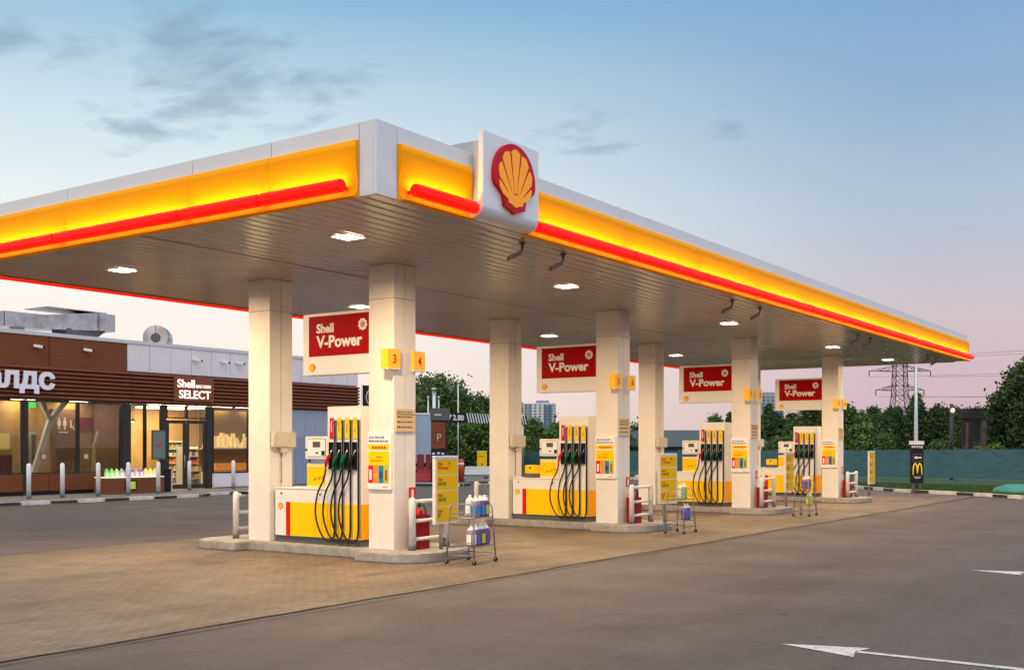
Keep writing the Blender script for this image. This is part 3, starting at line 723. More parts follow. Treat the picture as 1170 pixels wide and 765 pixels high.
for k, (mm, nm) in enumerate((('red','red'),('orange','orange'),('teal','teal'),('lime','lime'))):
    mb = MB(); a = .53-.115*k; LB(mb, -.044, -.0405, a-.108, a, 1.25, 1.537)
    if k == 0: LB(mb, -.047, -.0442, a-.08, a-.03, 1.30, 1.47, 1)
    if k == 1: mb.obox(L(-.0455,a-.05,1.37), (0,1,0), (0,0,1), (1,0,0), .03, .03, .001, 1)
    if k == 2: mb.obox(L(-.0455,a-.05,1.38), (0,1,0), (0,0,1), (1,0,0), .03, .06, .001, 1)
    if k == 3: mb.obox(L(-.0455,a-.05,1.38), (0,1,0), (0,0,1), (1,0,0), .02, .09, .001, 1)
    mb.build('coloured_block', [M[mm], [M['paperwhite'], M['lime'], M['blueink'], M['red']][k]], t, label=nm+' pictogram block')
mb = MB(); LB(mb, -.042, -.0405, .10, .22, 1.175, 1.195); mb.build('small_print', M['orange'], t)

# beige price plate with rows of small print
t = thing('price_plate', L(.275, -.01, 2.1), '', 'notice', 'beige notice plates on the near columns')
proto(t, 'beige notice plate with rows of small print on the column of the {}')
mb = MB(); LB(mb, .03, .52, -.02, -.003, 2.10, 2.48); mb.build('plate', M['beige'], t)
mb = MB(); LB(mb, .03, .52, -.024, -.0205, 2.385, 2.395); 
for k in range(4):
    z = 2.42-.085*k; x = .06
    for w in (.07,.02,.035,.03,.02,.05,.03):
        LB(mb, x, x+w, -.0235, -.0205, z, z+(.024 if k else .018)); x += w+.02
mb.build('print_rows', mat('brown_ink', (.16,.07,.02), .6), t)

# fire extinguisher sign, stand and extinguisher
t = thing('extinguisher_sign', L(.46, -.01, .96), '', 'sign', 'red extinguisher signs on the columns')
proto(t, 'small red sign with white extinguisher symbol on the column of the {}')
mb = MB(); LB(mb, .375, .545, -.01, -.003, .96, 1.17); mb.build('sign_plate', M['red'], t)
mb = MB(); LB(mb, .43, .49, -.013, -.0105, .985, 1.12); LB(mb, .445, .475, -.013, -.0105, 1.122, 1.145); mb.build('symbol', M['paperwhite'], t)
t = thing('extinguisher_stand', L(.45, -.16, .15), '', 'stand', 'red extinguisher boxes beside the columns')
proto(t, 'open red metal box holding an extinguisher beside the column of the {}')
mb = MB(); a0, a1, b0, b1 = .31, .57, -.29, -.05
LB(mb, a0, a1, b0, b0+.01, .15, .72); LB(mb, a0, a1, b1-.01, b1, .15, .72); LB(mb, a0, a0+.01, b0+.01, b1-.01, .15, .72); LB(mb, a1-.01, a1, b0+.01, b1-.01, .15, .72); LB(mb, a0+.01, a1-.01, b0+.01, b1-.01, .15, .17)
mb.build('box_shell', mat('stand_dark_red', (.30,.006,.008), .5, spec=.2), t)
t = thing('fire_extinguisher', L(.44, -.17, .175), '', 'fire extinguisher', 'fire extinguishers standing in red boxes')
proto(t, 'red fire extinguisher with black handle standing in the red box of the {}')
mb = MB(); mb.lathe([(.078,0),(.078,.52),(.06,.60),(.03,.63),(.03,.66)], L(.44,-.17,.175), 14); mb.build('cylinder', M['red'], t)
mb = MB(); mb.tube([L(.44,-.17,.83), L(.44,-.17,.90)], .018, 8); mb.obox(L(.43,-.19,.92), (-.8,-.5,.35), (0,0,1), (.5,-.8,0), .075, .01, .012); mb.obox(L(.43,-.19,.885), (-.8,-.5,-.1), (0,0,1), (.5,-.8,0), .06, .008, .012); mb.build('handle', M['black'], t)
mb = MB(); mb.tube([L(.47,-.17,.86), L(.54,-.18,.88), L(.575,-.2,.80), L(.55,-.22,.68), L(.51,-.235,.62)], .011, 6); mb.build('hose', M['rubber'], t)
mb = MB(); mb.lathe([(.0785,.46),(.0785,.56)], L(.44,-.17,.1), 14); mb.build('label', M['paperwhite'], t)

# crash rails at both ends
def rail(ly, fmt, bent=False):
    t = thing('crash_rail', L(.57, ly, .15), '', 'guard rail', 'white pipe crash rails on the pump islands')
    proto(t, fmt)
    for lx in (.13, 1.03):
        mb = MB(); mb.lathe([(.058,.15),(.058,.80),(.045,.85),(.02,.868)], L(lx,ly,.15), 14); mb.lathe([(.063,0),(.063,.15)], L(lx,ly,.15), 14, 1); mb.build('post', [M['railwhite'], M['railgrey']], t)
    for z in (.95, .63, .33):
        mb = MB(); mb.tube([L(.17,ly,z), L(.99,ly,z)], .032, 10); mb.build('rail_bar', M['railwhite'], t)
rail(-.28, 'white three-bar crash rail at the near end of the {}')
rail(3.98, 'white three-bar crash rail at the shop end of the {}')
# bucket with squeegee behind the shop-end rail
t = thing('squeegee_bucket', L(.55, 3.72, .15), '', 'bucket', 'black buckets with squeegees at the shop-end rails')
proto(t, 'black bucket with long squeegee handle at the shop end of the {}')
mb = MB(); mb.lathe([(.10,0),(.13,.30),(.14,.32),(.12,.32),(.115,.27)], L(.55,3.72,.15), 16); mb.build('bucket', M['black'], t)
mb = MB(); mb.tube([L(.58,3.72,.30), L(.33,3.9,.95)], .011, 6); mb.obox(L(.32,3.9,.98), (1,-1,0), (0,0,1), (1,1,0), .11, .02, .02, 1); mb.build('squeegee', [mat('wood_stick', (.25,.15,.07), .6), M['black']], t)

# beige wall box on the back column
t = thing('wall_box', L(.28, 2.88, 1.82), '', 'box', 'beige boxes on the shop-end columns')
proto(t, 'beige wall box with thin pipe on the shop-end column of the {}')
mb = MB(); LB(mb, .01, .54, 2.80, 2.937, 1.83, 2.12); mb.build('housing', M['boxbeige'], t, bev=.025)
mb = MB(); LB(mb, .20, .36, 2.83, 2.90, 1.74, 1.829); mb.build('outlet', M['boxbeige'], t, bev=.01)
mb = MB(); mb.tube([L(.27,2.915,1.74), L(.27,2.915,1.2)], .01, 6); mb.build('pipe', M['steel'], t)

# copy everything to the other three islands
bpy.context.view_layer.update()
FIRST = {}
for root, fmt, skip, dxy in PROT:
    tr = tree_of(root)
    for k in (1, 2, 3):
        if k in skip: continue
        c = copy_tree(tr); c.location = (root.location.x + PITCH*k, root.location.y, root.location.z)
        c['label'] = fmt.format(PH[k])

# the hoses hang a little differently on every pump
for o in list(bpy.data.objects):
    if o.name.startswith('hose.') or o.name == 'hose':
        rt = o
        while rt.parent: rt = rt.parent
        if not rt.name.startswith('fuel_dispenser') or rt.name == 'fuel_dispenser': continue
        rv = random.Random(o.name); me = o.data.copy(); o.data = me; a = rv.uniform(-.05,.06); b = rv.uniform(-.05,.05); c_ = rv.uniform(-.03,.05)
        for v in me.vertices:
            zz = v.co.z; w = math.sin(math.pi*min(1, max(0, (zz-.05)/1.15)))
            f = min(1, max(0, (v.co.y + Y0 + 0 - 0)))
            if v.co.x < -.315+.0 or True:
                depth = max(0, min(1, (-v.co.x-.30)/.08)); v.co.y += a*w*depth; v.co.x += -abs(b)*w*depth*.6
# extra things on single islands
def small_box(k, ly, name, lab):
    X = X0+PITCH*k
    t = thing(name, (X+.2, Y0+ly, 1.127), lab, 'box')
    mb = MB(); mb.box(X+.12, X+.40, Y0+ly-.17, Y0+ly+.17, 1.127, 1.22); mb.build('tray', M['plinth'], t, bev=.01)
    mb = MB(); mb.box(X+.14, X+.38, Y0+ly-.15, Y0+ly+.15, 1.221, 1.42); mb.build('yellow_carton', M['pumpyellow'], t, bev=.008)
    mb = MB(); mb.box(X+.136, X+.1395, Y0+ly-.03, Y0+ly+.03, 1.33, 1.37); mb.build('carton_mark', M['ink'], t)
small_box(1, 2.42, 'glove_box', 'yellow carton on dark tray left of the card on the second pump')
small_box(3, 2.42, 'glove_box', 'yellow carton on the cabinet of the farthest pump')
X = X0+PITCH*2
t = thing('leaflet_holder', (X+.3, Y0+3.0-.55, .15), 'thin leaflet holder on a bent stick before the third pump', 'holder')
mb = MB(); mb.tube([(X-.12,Y0+2.35,.15),(X-.12,Y0+2.35,1.05),(X-.10,Y0+2.45,1.3)], .012, 6); mb.build('stick', M['cartsteel0'] if 'cartsteel0' in M else M['steel'], t)
mb = MB(); mb.box(X-.13, X-.10, Y0+2.38, Y0+2.58, 1.15, 1.62); mb.build('leaflet', mat('leaflet_green', (.55,.62,.52), .5), t); mb = MB(); mb.box(X-.134, X-.1305, Y0+2.41, Y0+2.55, 1.2, 1.4); mb.build('leaflet_print', M['teal'], t)

# numbered boxes on the corners of the near columns
for k in range(4):
    X = X0+PITCH*k
    for s, (xa, xb, n) in enumerate(((-.20, .11, 3+2*k), (.45, .75, 4+2*k))):
        t = thing('number_box', (X+(xa+xb)/2, Y0-.02, 3.12), f'yellow box with red number on the {"left" if s == 0 else "right"} corner of the {PH[k]} column', 'number sign', 'yellow numbered boxes on the columns')
        mb = MB()
        if s == 0: mb.box(X-.20, X-.003, Y0+.0, Y0+.11, 3.13, 3.45); mb.box(X-.20, X+.11, Y0-.045, Y0-.003, 3.13, 3.45)
        else: mb.box(X+.553, X+.75, Y0+.0, Y0+.11, 3.13, 3.45); mb.box(X+.45, X+.75, Y0-.045, Y0-.003, 3.13, 3.45)
        mb.build('box_body', mat('number_box_yellow', (.95,.50,.01), .4, emit=.12, ecol=(1,.55,.02,1)), t)
        mb = MB(); mb.box(X+xa-.004, X+xb+.004, Y0-.049, Y0-.0455, 3.118, 3.13); mb.box(X+xa, X+xb, Y0-.045, Y0-.003, 3.112, 3.129); mb.build('base_trim', M['paperwhite'], t)
        mb = MB(); w = .085 if n < 10 else .15
        text(mb, str(n), (X+(xa+xb)/2-w/2+.01, Y0-.0455, 3.215), *RY, w, .15, .003, 0, .02); mb.build('numeral', M['red'], t)

# fuel boards at the near ends
BRD = [(14.03, 11.25, .63, 0), (21.95, 11.2, .57, -18), (29.72, 11.2, .62, 0), (37.55, 11.2, .66, 0)]
for k, (bx, by, bw, rot) in enumerate(BRD):
    t = thing('fuel_board', (bx, by, .15), f'yellow fuel grade board at the near end of the {PH[k]}', 'sign', 'yellow fuel grade boards at the island ends')
    mb = MB(); mb.box(bx, bx+bw, by, by+.06, .57, 1.66); mb.build('board_case', M['pumpwhite'], t, bev=.008)
    mb = MB(); n = 8; cx_, r_ = bx+bw/2, bw/2
    mb.box(bx-.01, bx+bw+.01, by-.01, by+.07, 1.661, 1.70); mb.build('board_cap', M['letterwhite'], t, bev=.015)
    h = (1.64-.60)/4
    for q in range(4):
        z0 = 1.645-h*(q+1)+.008
        mb = MB(); mb.box(bx+.035, bx+bw-.03, by-.004, by-.0005, z0, z0+h-.016); pn = mb.build('grade_panel', M['boardyellow'], t)
        mb = MB(); text(mb, 'Shell', (bx+.075, by-.0045, z0+.155), *RY, .11, .045, .001, 0, .03)
        if q == 0:
            text(mb, 'V-Power', (bx+.075, by-.0045, z0+.08), *RY, .28, .06, .001, 0, .03)
            mb.box(bx+.36, bx+.40, by-.0055, by-.0045, z0+.16, z0+.20)
        mb.build('grade_heading', M['red'], pn)
        if q:
            mb = MB(); s_ = [None, 'АИ-95', 'АИ-92', 'ДТ'][q]
            text(mb, s_, (bx+.075, by-.0045, z0+.07), *RY, .22 if q < 3 else .08, .07, .001, 0, .03); mb.build('grade_name', M['green'] if q < 3 else M['ink'], pn)
    mb = MB(); mb.tube([(bx+bw*.45, by+.1, .15), (bx+bw*.45, by+.1, 1.5)], .035, 10); mb.box(bx+bw*.45-.04, bx+bw*.45+.04, by+.061, by+.09, .9, 1.0); mb.build('board_post', M['steel'], t)
    if rot: t.rotation_euler = (0, 0, R(rot))

# ------------------------------------------------------------------ carts with washer bottles
def cart(cx, cy, rot, label, sx=.72, sy=.50):
    t = thing('bottle_cart', (cx, cy, 0), label, 'cart', 'wheeled wire carts selling washer fluid')
    W = M['cartsteel']
    X = lambda x, y, z: (cx+x, cy+y, z)
    hx, hy = sx/2, sy/2
    mb = MB()
    for s in (-1, 1):
        # legs lean inwards and join in a rounded hoop over each short end
        pts = [X(s*hx,-hy,.09), X(s*(hx-.03),-hy+.02,.5), X(s*(hx-.055),-hy+.035,.86), X(s*(hx-.06),-hy+.06,.925), X(s*(hx-.062),-hy+.11,.945), X(s*(hx-.062),hy-.11,.945), X(s*(hx-.06),hy-.06,.925), X(s*(hx-.055),hy-.035,.86), X(s*(hx-.03),hy-.02,.5), X(s*hx,hy,.09)]
        mb.tube(pts, .012, 8); mb.build('frame', W, t); mb = MB()
    for z, i in ((.72, .05), (.27, .02)):
        mb = MB()
        a, b = hx-i, hy-i*.7
        for p, q in ((X(-a,-b,z),X(a,-b,z)),(X(-a,b,z),X(a,b,z)),(X(-a,-b,z),X(-a,b,z)),(X(a,-b,z),X(a,b,z))): mb.tube([p, q], .009, 6)
        if 1:
            zz = z+.075
            for p, q in ((X(-a,-b,zz),X(-a,b,zz)),(X(-a,b,zz),X(a,b,zz)),(X(a,-b,zz),X(a,b,zz))): mb.tube([p, q], .006, 5)
        for k in range(13):
            x = -a+2*a*k/12; mb.tube([X(x,-b,z), X(x,b,z)], .004, 4)
        mb.build('shelf', W, t)
    mb = MB(); z = .14
    for p, q in ((X(-hx,-hy,z),X(hx,-hy,z)),(X(-hx,hy,z),X(hx,hy,z)),(X(-hx,-hy,z),X(-hx,hy,z)),(X(hx,-hy,z),X(hx,hy,z))): mb.tube([p, q], .009, 6)
    mb.build('stretcher', W, t)
    for px, py in ((-hx,-hy),(hx,-hy),(-hx,hy),(hx,hy)):
        mb = MB(); mb.tube([X(px-.013,py,.035), X(px+.013,py,.035)], .035, 12); w = mb.build('caster', M['black'], t)
        mb = MB(); mb.box(cx+px-.02, cx+px-.015, cy+py-.012, cy+py+.012, .03, .09); mb.box(cx+px+.015, cx+px+.02, cy+py-.012, cy+py+.012, .03, .09); mb.box(cx+px-.015, cx+px+.015, cy+py-.012, cy+py+.012, .078, .09); mb.build('fork', W, w)
    t.rotation_euler = (0, 0, rot)
    return t
M['cartsteel'] = mat('cart_wire', (.30,.29,.28), .4, metal=.7)
def bottle_parts(t, x, y, z, body, labm, capm, s=1.0):
    hw, hd, h = .062*s, .048*s, .21*s
    def ringz(w, d, zz): # rounded rectangle
        pts = []
        r = min(w, d)*.55
        for cx_, cy_, a0 in ((w-r,d-r,0),(-w+r,d-r,90),(-w+r,-d+r,180),(w-r,-d+r,270)):
            for k in range(4): a = R(a0+30*k); pts.append((x+cx_+r*math.cos(a), y+cy_+r*math.sin(a), z+zz))
        return pts
    rings = [ringz(hw*.93,hd*.93,0), ringz(hw,hd,.012), ringz(hw,hd,h*.86), ringz(hw*.85,hd*.85,h), ringz(hw*.42,hd*.5,h*1.16), ringz(.018,.018,h*1.22)]
    mb = MB(); vs = [p for r in rings for p in r]; n = 16
    fs = [(i*n+k, i*n+(k+1)%n, (i+1)*n+(k+1)%n, (i+1)*n+k) for i in range(5) for k in range(n)]
    mb.add(vs, fs, 0, True)
    for q in range(3*n, 5*n): mb.mi[q] = 1 if body.name[:7] != 'backlit' else 0
    mb.f.append(tuple(range(n-1,-1,-1))); mb.mi.append(0); mb.sm.append(False); mb.f.append(tuple(range(5*n,6*n))); mb.mi.append(0); mb.sm.append(False)
    mb.tube([(x-hw*.55,y,z+h*.98),(x-hw*.75,y,z+h*1.12),(x-hw*.2,y,z+h*1.2)], .011, 6, 1)
    mb.build('bottle_body', [body, M['letterwhite']], t)
    mb = MB(); mb.box(x-hw*.8, x+hw*.8, y-hd-.0025, y-hd-.0005, z+h*.12, z+h*.72); mb.box(x-hw-.0025, x-hw-.0005, y-hd*.7, y+hd*.7, z+h*.12, z+h*.72); mb.build('bottle_label', labm, t)
    mb = MB(); mb.lathe([(.022,0),(.022,.03)], (x,y,z+h*1.2), 10); mb.build('cap', capm, t)
def plastic(name, c, e=0):
    m = mat(name, c, .25, emit=e, ecol=c+(1,)); m.node_tree.nodes['Principled BSDF'].inputs['Transmission Weight'].default_value = 0.25 if not e else 0; return m
BC = {'purple': plastic('purple_fluid', (.20,.08,.24)), 'violet': plastic('violet_fluid', (.12,.05,.22)), 'mauve': plastic('mauve_fluid', (.42,.27,.36)), 'lime': plastic('lime_fluid', (.55,.62,.08)), 'blue': plastic('blue_fluid', (.10,.12,.50)), 'pink': plastic('pink_fluid', (.65,.12,.35)), 'white': plastic('white_jug', (.75,.74,.7))}
LC = {'blue': mat('label_blue', (.02,.22,.55), .4), 'lime': mat('label_lime', (.5,.6,.05), .4), 'violet': mat('label_violet', (.16,.08,.35), .4), 'white': M['paperwhite'], 'yellow': mat('label_yellow', (.85,.65,.05), .4)}
def stock(cx, cy, rot, items, where, group):
    seen = {}
    for i, (px, py, z, b, l, nm) in enumerate(items):
        t = thing('washer_bottle', (cx+px*math.cos(rot)-py*math.sin(rot), cy+px*math.sin(rot)+py*math.cos(rot), z), f'{nm} {where}', 'bottle', group)
        ORIG[t.name] = (0,0,0)
        bottle_parts(t, 0, 0, 0, BC[b], LC[l], M['letterwhite'], 1.22)
        t.rotation_euler = (0, 0, rot)
R1 = R(8)
cart(14.02, 10.50, R1, 'grey wire cart with purple washer fluid bottles, beside the nearest fuel board')
stock(14.02, 10.50, R1, [
    (-.08,-.12,.735,'mauve','blue','mauve bottle with blue label, leftmost on the upper shelf'),
    (.08,-.12,.735,'purple','blue','purple bottle with blue label, second on the upper shelf'),
    (.23,-.12,.735,'violet','lime','violet bottle with lime label, rightmost on the upper shelf'),
    (.10,.08,.735,'white','white','white capped bottle behind the others on the upper shelf'),
    (-.24,-.13,.285,'mauve','white','mauve bottle without coloured label, leftmost on the lower shelf'),
    (-.09,-.13,.285,'purple','violet','dark purple bottle, second from the left on the lower shelf'),
    (.07,-.13,.285,'violet','lime','violet bottle with lime label, third on the lower shelf'),
    (.23,-.13,.285,'purple','violet','purple bottle with white top, rightmost on the lower shelf')], 'of the nearest cart', 'washer bottles on the nearest cart')
cart(21.42, 10.42, R(5), 'grey wire cart with few bottles, standing before the second nearest island', .70, .42)
stock(21.42, 10.42, R(5), [
    (-.12,-.05,.735,'lime','white','lime yellow bottle on the left of the upper shelf'), (.06,-.05,.735,'lime','lime','lime yellow bottle on the right of the upper shelf'),
    (.02,-.08,.285,'blue','violet','blue bottle on the left of the lower shelf'), (.18,-.08,.285,'violet','blue','violet bottle on the right of the lower shelf')], 'of the second cart', 'washer bottles on the second cart')
cart(28.62, 10.25, R(4), 'grey wire cart with pink bottles on top, standing before the third island', .70, .42)
stock(28.62, 10.25, R(4), [
    (-.20,-.05,.735,'pink','violet','pink bottle on the left of the upper shelf'), (-.02,-.03,.735,'lime','yellow','yellow bottle in the middle of the upper shelf'), (.15,-.05,.735,'pink','violet','pink bottle on the right of the upper shelf'),
    (.05,-.08,.285,'lime','yellow','yellow bottle on the left of the lower shelf'), (.20,-.08,.285,'white','lime','pale jug on the right of the lower shelf')], 'of the third cart', 'washer bottles on the third cart')

# ------------------------------------------------------------------ shop building
SY = 36.3
shop = thing('shop_building', (27, 41, .12), 'long low shop and restaurant building with brown slatted fascia and glazed front', 'building')
def wood(name, c1, c2, scale=(1.2, 1, 18)):
    m, N, Lk, p = custom(name, .55); p.inputs['Specular IOR Level'].default_value = .2
    tc = N.new('ShaderNodeTexCoord'); mp = N.new('ShaderNodeMapping'); mp.inputs['Scale'].default_value = scale; Lk.new(tc.outputs['Object'], mp.inputs[0])
    n = N.new('ShaderNodeTexNoise'); n.inputs['Scale'].default_value = 1.5; n.inputs['Detail'].default_value = 8; n.inputs['Roughness'].default_value = .65; n.inputs['Distortion'].default_value = .6; Lk.new(mp.outputs[0], n.inputs[0])
    r = N.new('ShaderNodeValToRGB'); r.color_ramp.elements[0].position = .3; r.color_ramp.elements[0].color = c1; r.color_ramp.elements[1].position = .7; r.color_ramp.elements[1].color = c2
    Lk.new(n.outputs[0], r.inputs[0]); Lk.new(r.outputs[0], p.inputs['Base Color']); return m
M['brown'] = wood('brown_wood_panel', (.15,.045,.016,1), (.24,.075,.03,1))
M['slat'] = wood('brown_slats', (.20,.06,.028,1), (.30,.095,.045,1))
M['panelgrey'] = mat('light_grey_panel', (.80,.75,.77), .45, vary=.06, vscale=1)
M['panelblue'] = mat('blue_grey_siding', (.36,.38,.48), .5, vary=.08, vscale=1)
M['glass'] = glass('window_glass', (.80,.80,.78,1), .9)
M['innerwarm'] = mat('interior_warm_wall', (.55,.36,.13), .7, vary=.25, vscale=1.2)
M['innerdark'] = mat('interior_dark_wall', (.22,.12,.06), .7, vary=.2)
M['innerfloor'] = mat('interior_floor', (.25,.2,.15), .4)
M['inlamp'] = mat('interior_lamp', (1,1,1), .5, emit=18, ecol=(1,.76,.44,1))
XA, XB = 12, 39.3
mb = MB()
mb.box(XA, XB, SY+5.7, SY+9.5, .12, 5.82); mb.box(XA, XA+.25, SY+.1, SY+5.7, .12, 5.82); mb.box(34.5, XB, SY+.06, SY+5.7, .12, 5.82)
mb.box(XA+.25, 34.5, SY+.12, SY+5.7, 3.62, 5.82)
mb.build('wall', M['panelblue'], shop)
mb = MB(); mb.box(XA-.05, XB+.06, SY-.07, SY+9.56, 5.83, 5.97); mb.build('roof_cap', mat('roof_cap_metal', (.62,.62,.64), .4), shop, bev=.01)
mb = MB()
for a, b in ((12.0,15.5),(15.52,19.2),(19.22,22.99),(23.01,26.27)): mb.box(a, b-.012, SY-.03, SY+.055, 4.74, 5.83)
mb.build('upper_brown_panel', M['brown'], shop)
mb = MB(); x = 26.29
while x < XB-.1:
    b = min(x+1.02, XB); mb.box(x, b-.02, SY-.03, SY+.055, 4.78, 5.83); x += 1.02
mb.build('upper_white_panel', M['panelgrey'], shop)
mb = MB()
for k in range(8):
    z = 3.58+.148*k
    for a, b in ((12,26.38),(26.42,33.0),(33.03,39.3)):
        vs = [(x, y, zz) for x in (a, b) for y, zz in ((SY-.03,z),(SY-.15,z+.03),(SY-.15,z+.085),(SY-.03,z+.115))]
        mb.add(vs, [(3,2,1,0),(4,5,6,7),(0,1,5,4),(1,2,6,5),(2,3,7,6),(3,0,4,7)])
mb.build('slatted_fascia', M['slat'], shop)
mb = MB(); mb.box(12, XB-.01, SY-.027, SY+.057, 3.52, 4.735); mb.build('fascia_backing', mat('fascia_backing', (.05,.018,.01), .7), shop)
mb = MB(); x = 34.52
while x < XB-.1:
    b = min(x+.62, XB); mb.box(x, b-.012, SY-.0, SY+.057, .14, 3.515); x += .62
mb.build('siding', M['panelblue'], shop)
# side door in the siding
dr = MB(); dr.box(35.15, 36.15, SY-.03, SY-.003, .16, 2.3); dr = dr.build('side_door', mat('side_door_paint', (.26,.30,.40), .45), shop)
mb = MB(); mb.box(36.0, 36.06, SY-.07, SY-.031, 1.15, 1.3); mb.build('door_handle', M['black'], dr)
mb = MB(); mb.box(37.6, 38.9, SY-.06, SY-.01, 1.5, 2.6); ww = mb.build('window_frame', M['black'], shop); mb = MB(); mb.box(37.68, 38.82, SY-.065, SY-.061, 1.58, 2.52); mb.build('notice_pane', M['paperwhite'], ww)
# low wall under the restaurant windows
mb = MB()
for a, b in ((12,14.6),(14.62,17.9),(17.92,20.5),(20.52,22.98),(23.0,26.1)): mb.box(a, b-.01, SY-.02, SY+.1, .26, .86)
mb.build('base_panel', M['brown'], shop)
mb = MB(); mb.box(12, 26.1, SY+.0, SY+.09, .12, .258); mb.build('base_plinth', M['black'], shop)
# glazed bays
def bay(x0, x1, z0, z1, name='window', d=.0):
    fr = MB(); w = .055
    fr.box(x0, x1, SY-.02, SY+.06, z0, z0+w); fr.box(x0, x1, SY-.02, SY+.06, z1-w, z1); fr.box(x0, x0+w, SY-.02, SY+.06, z0+w, z1-w); fr.box(x1-w, x1, SY-.02, SY+.06, z0+w, z1-w)
    f = fr.build(name, M['darkmetal'], shop)
    mb = MB(); mb.box(x0+w, x1-w, SY+.015, SY+.021, z0+w, z1-w); mb.build('pane', M['glass'], f)
    return f
for a, b in ((12.3,15.9),(15.95,18.8),(18.85,21.98),(22.14,24.16),(24.18,26.02)): bay(a, b, .87, 3.51)
for x, w in ((22.06,.075),(26.22,.17),(28.0,.10),(30.27,.15)):
    mb = MB(); mb.box(x-w, x+w, SY-.03, SY+.08, .12, 3.515); mb.build('mullion', M['darkmetal'], shop)
bay(26.4, 27.1, .15, 3.51); bay(27.12, 27.88, .15, 3.51)
bay(28.12, 29.1, 2.98, 3.51, 'transom_window'); bay(29.12, 30.12, 2.98, 3.51, 'transom_window')
for a, b in ((28.12, 29.08), (29.12, 30.1)):
    w = .13; fr = MB()
    fr.box(a, b, SY-.01, SY+.04, .14, .14+w*1.4); fr.box(a, b, SY-.01, SY+.04, 2.92-w, 2.92); fr.box(a, a+w, SY-.01, SY+.04, .14+w*1.4, 2.92-w); fr.box(b-w, b, SY-.01, SY+.04, .14+w*1.4, 2.92-w)
    f = fr.build('entrance_door', M['darkmetal'], shop)
    mb = MB(); mb.box(a+w, b-w, SY+.012, SY+.018, .14+w*1.4, 2.92-w); mb.build('pane', M['glass'], f)
    mb = MB(); mb.tube([(b-.09 if a < 29 else a+.09, SY-.05, 1.0), (b-.09 if a < 29 else a+.09, SY-.05, 1.5)], .014, 6); mb.build('handle', M['steel'], f)
bay(30.46, 32.4, .74, 3.51); bay(32.42, 34.45, .74, 3.51)
mb = MB(); mb.box(30.5, 31.75, SY-.01, SY+.05, .16, .72); mb.box(31.77, 33.0, SY-.01, SY+.05, .16, .72); mb.box(33.02, 34.4, SY-.01, SY+.05, .16, .72); mb.build('lower_white_panel', M['panelgrey'], shop)
# interior shell
mb = MB(); mb.box(XA+.25, 34.5, SY+.1, SY+5.69, .10, .125); mb.build('interior_floor', M['innerfloor'], shop)
mb = MB(); mb.box(XA+.26, 26.1, SY+1.95, SY+2.05, .13, 3.6); mb.build('restaurant_wall', M['innerwarm'], shop)
mb = MB(); mb.box(26.12, 26.25, SY+.12, SY+5.6, .13, 3.6); mb.build('partition', M['innerdark'], shop)
mb = MB(); mb.box(26.3, 34.4, SY+5.5, SY+5.6, .13, 3.6); mb.build('shop_back_wall', M['innerwarm'], shop)
mb = MB(); mb.box(34.2, 34.4, SY+1.4, SY+5.4, .13, 3.6); mb.build('shop_side_wall', M['innerdark'], shop)
for i, (a, b, y0, y1) in enumerate(((13,17,1,1.7),(18.5,20.5,1,1.7),(22.4,23.2,1.2,1.8),(24.6,25.4,1.2,1.8),(26.9,27.8,1.5,4.5),(28.3,29.7,.6,2.0),(30.2,32.6,2.6,4.8),(30.4,31.6,1.3,2.0),(31.0,32.2,.8,1.3),(32.8,34.0,.8,1.3))):
    mb = MB(); mb.box(a, b, SY+y0, SY+y1, 3.55, 3.58); mb.build('interior_lamp', M['inlamp'], shop)
# roof-edge lettering and signs
t = thing('restaurant_lettering', (20, SY-.2, 3.75), 'large white cyrillic letters on the brown slatted fascia at the left', 'sign')
mb = MB(); word = 'макдоналдс'
# laid out so that the last three letters end at X = 23.07
vs, fs = glyphs(word, .035); W_ = 6.75
mb.add([(23.07-W_+x*W_, SY-.24-z*.05, 3.73+y*.80) for x, y, z in vs], fs); mb.build('letters', mat('white_letters', (.78,.74,.80), .4, emit=.08, ecol=(1,.9,1,1)), t)
mb = MB(); mb.box(16.4, 23.0, SY-.235, SY-.16, 4.0, 4.04); mb.build('letter_rail', M['slat'], t)
t = thing('shop_sign', (29.4, SY-.2, 3.76), 'illuminated white shop lettering on the brown fascia above the glass entrance doors', 'sign')
mb = MB(); mb.box(28.35, 30.35, SY-.19, SY-.155, 3.70, 4.66); mb.build('sign_board', M['slat'], t)
e = mat('lit_letters', (.9,.85,.75), .4, emit=.9, ecol=(1,.86,.66,1))
mb = MB(); text(mb, 'Shell', (28.5, SY-.20, 4.24), *RY, .86, .33, .02, 0, .02); text(mb, 'МАГАЗИН', (29.42, SY-.20, 4.25), *RY, .76, .13, .02, 0, .01); text(mb, 'SELECT', (28.58, SY-.20, 3.80), *RY, 1.60, .34, .02, 0, .02); mb.build('letters', e, t)
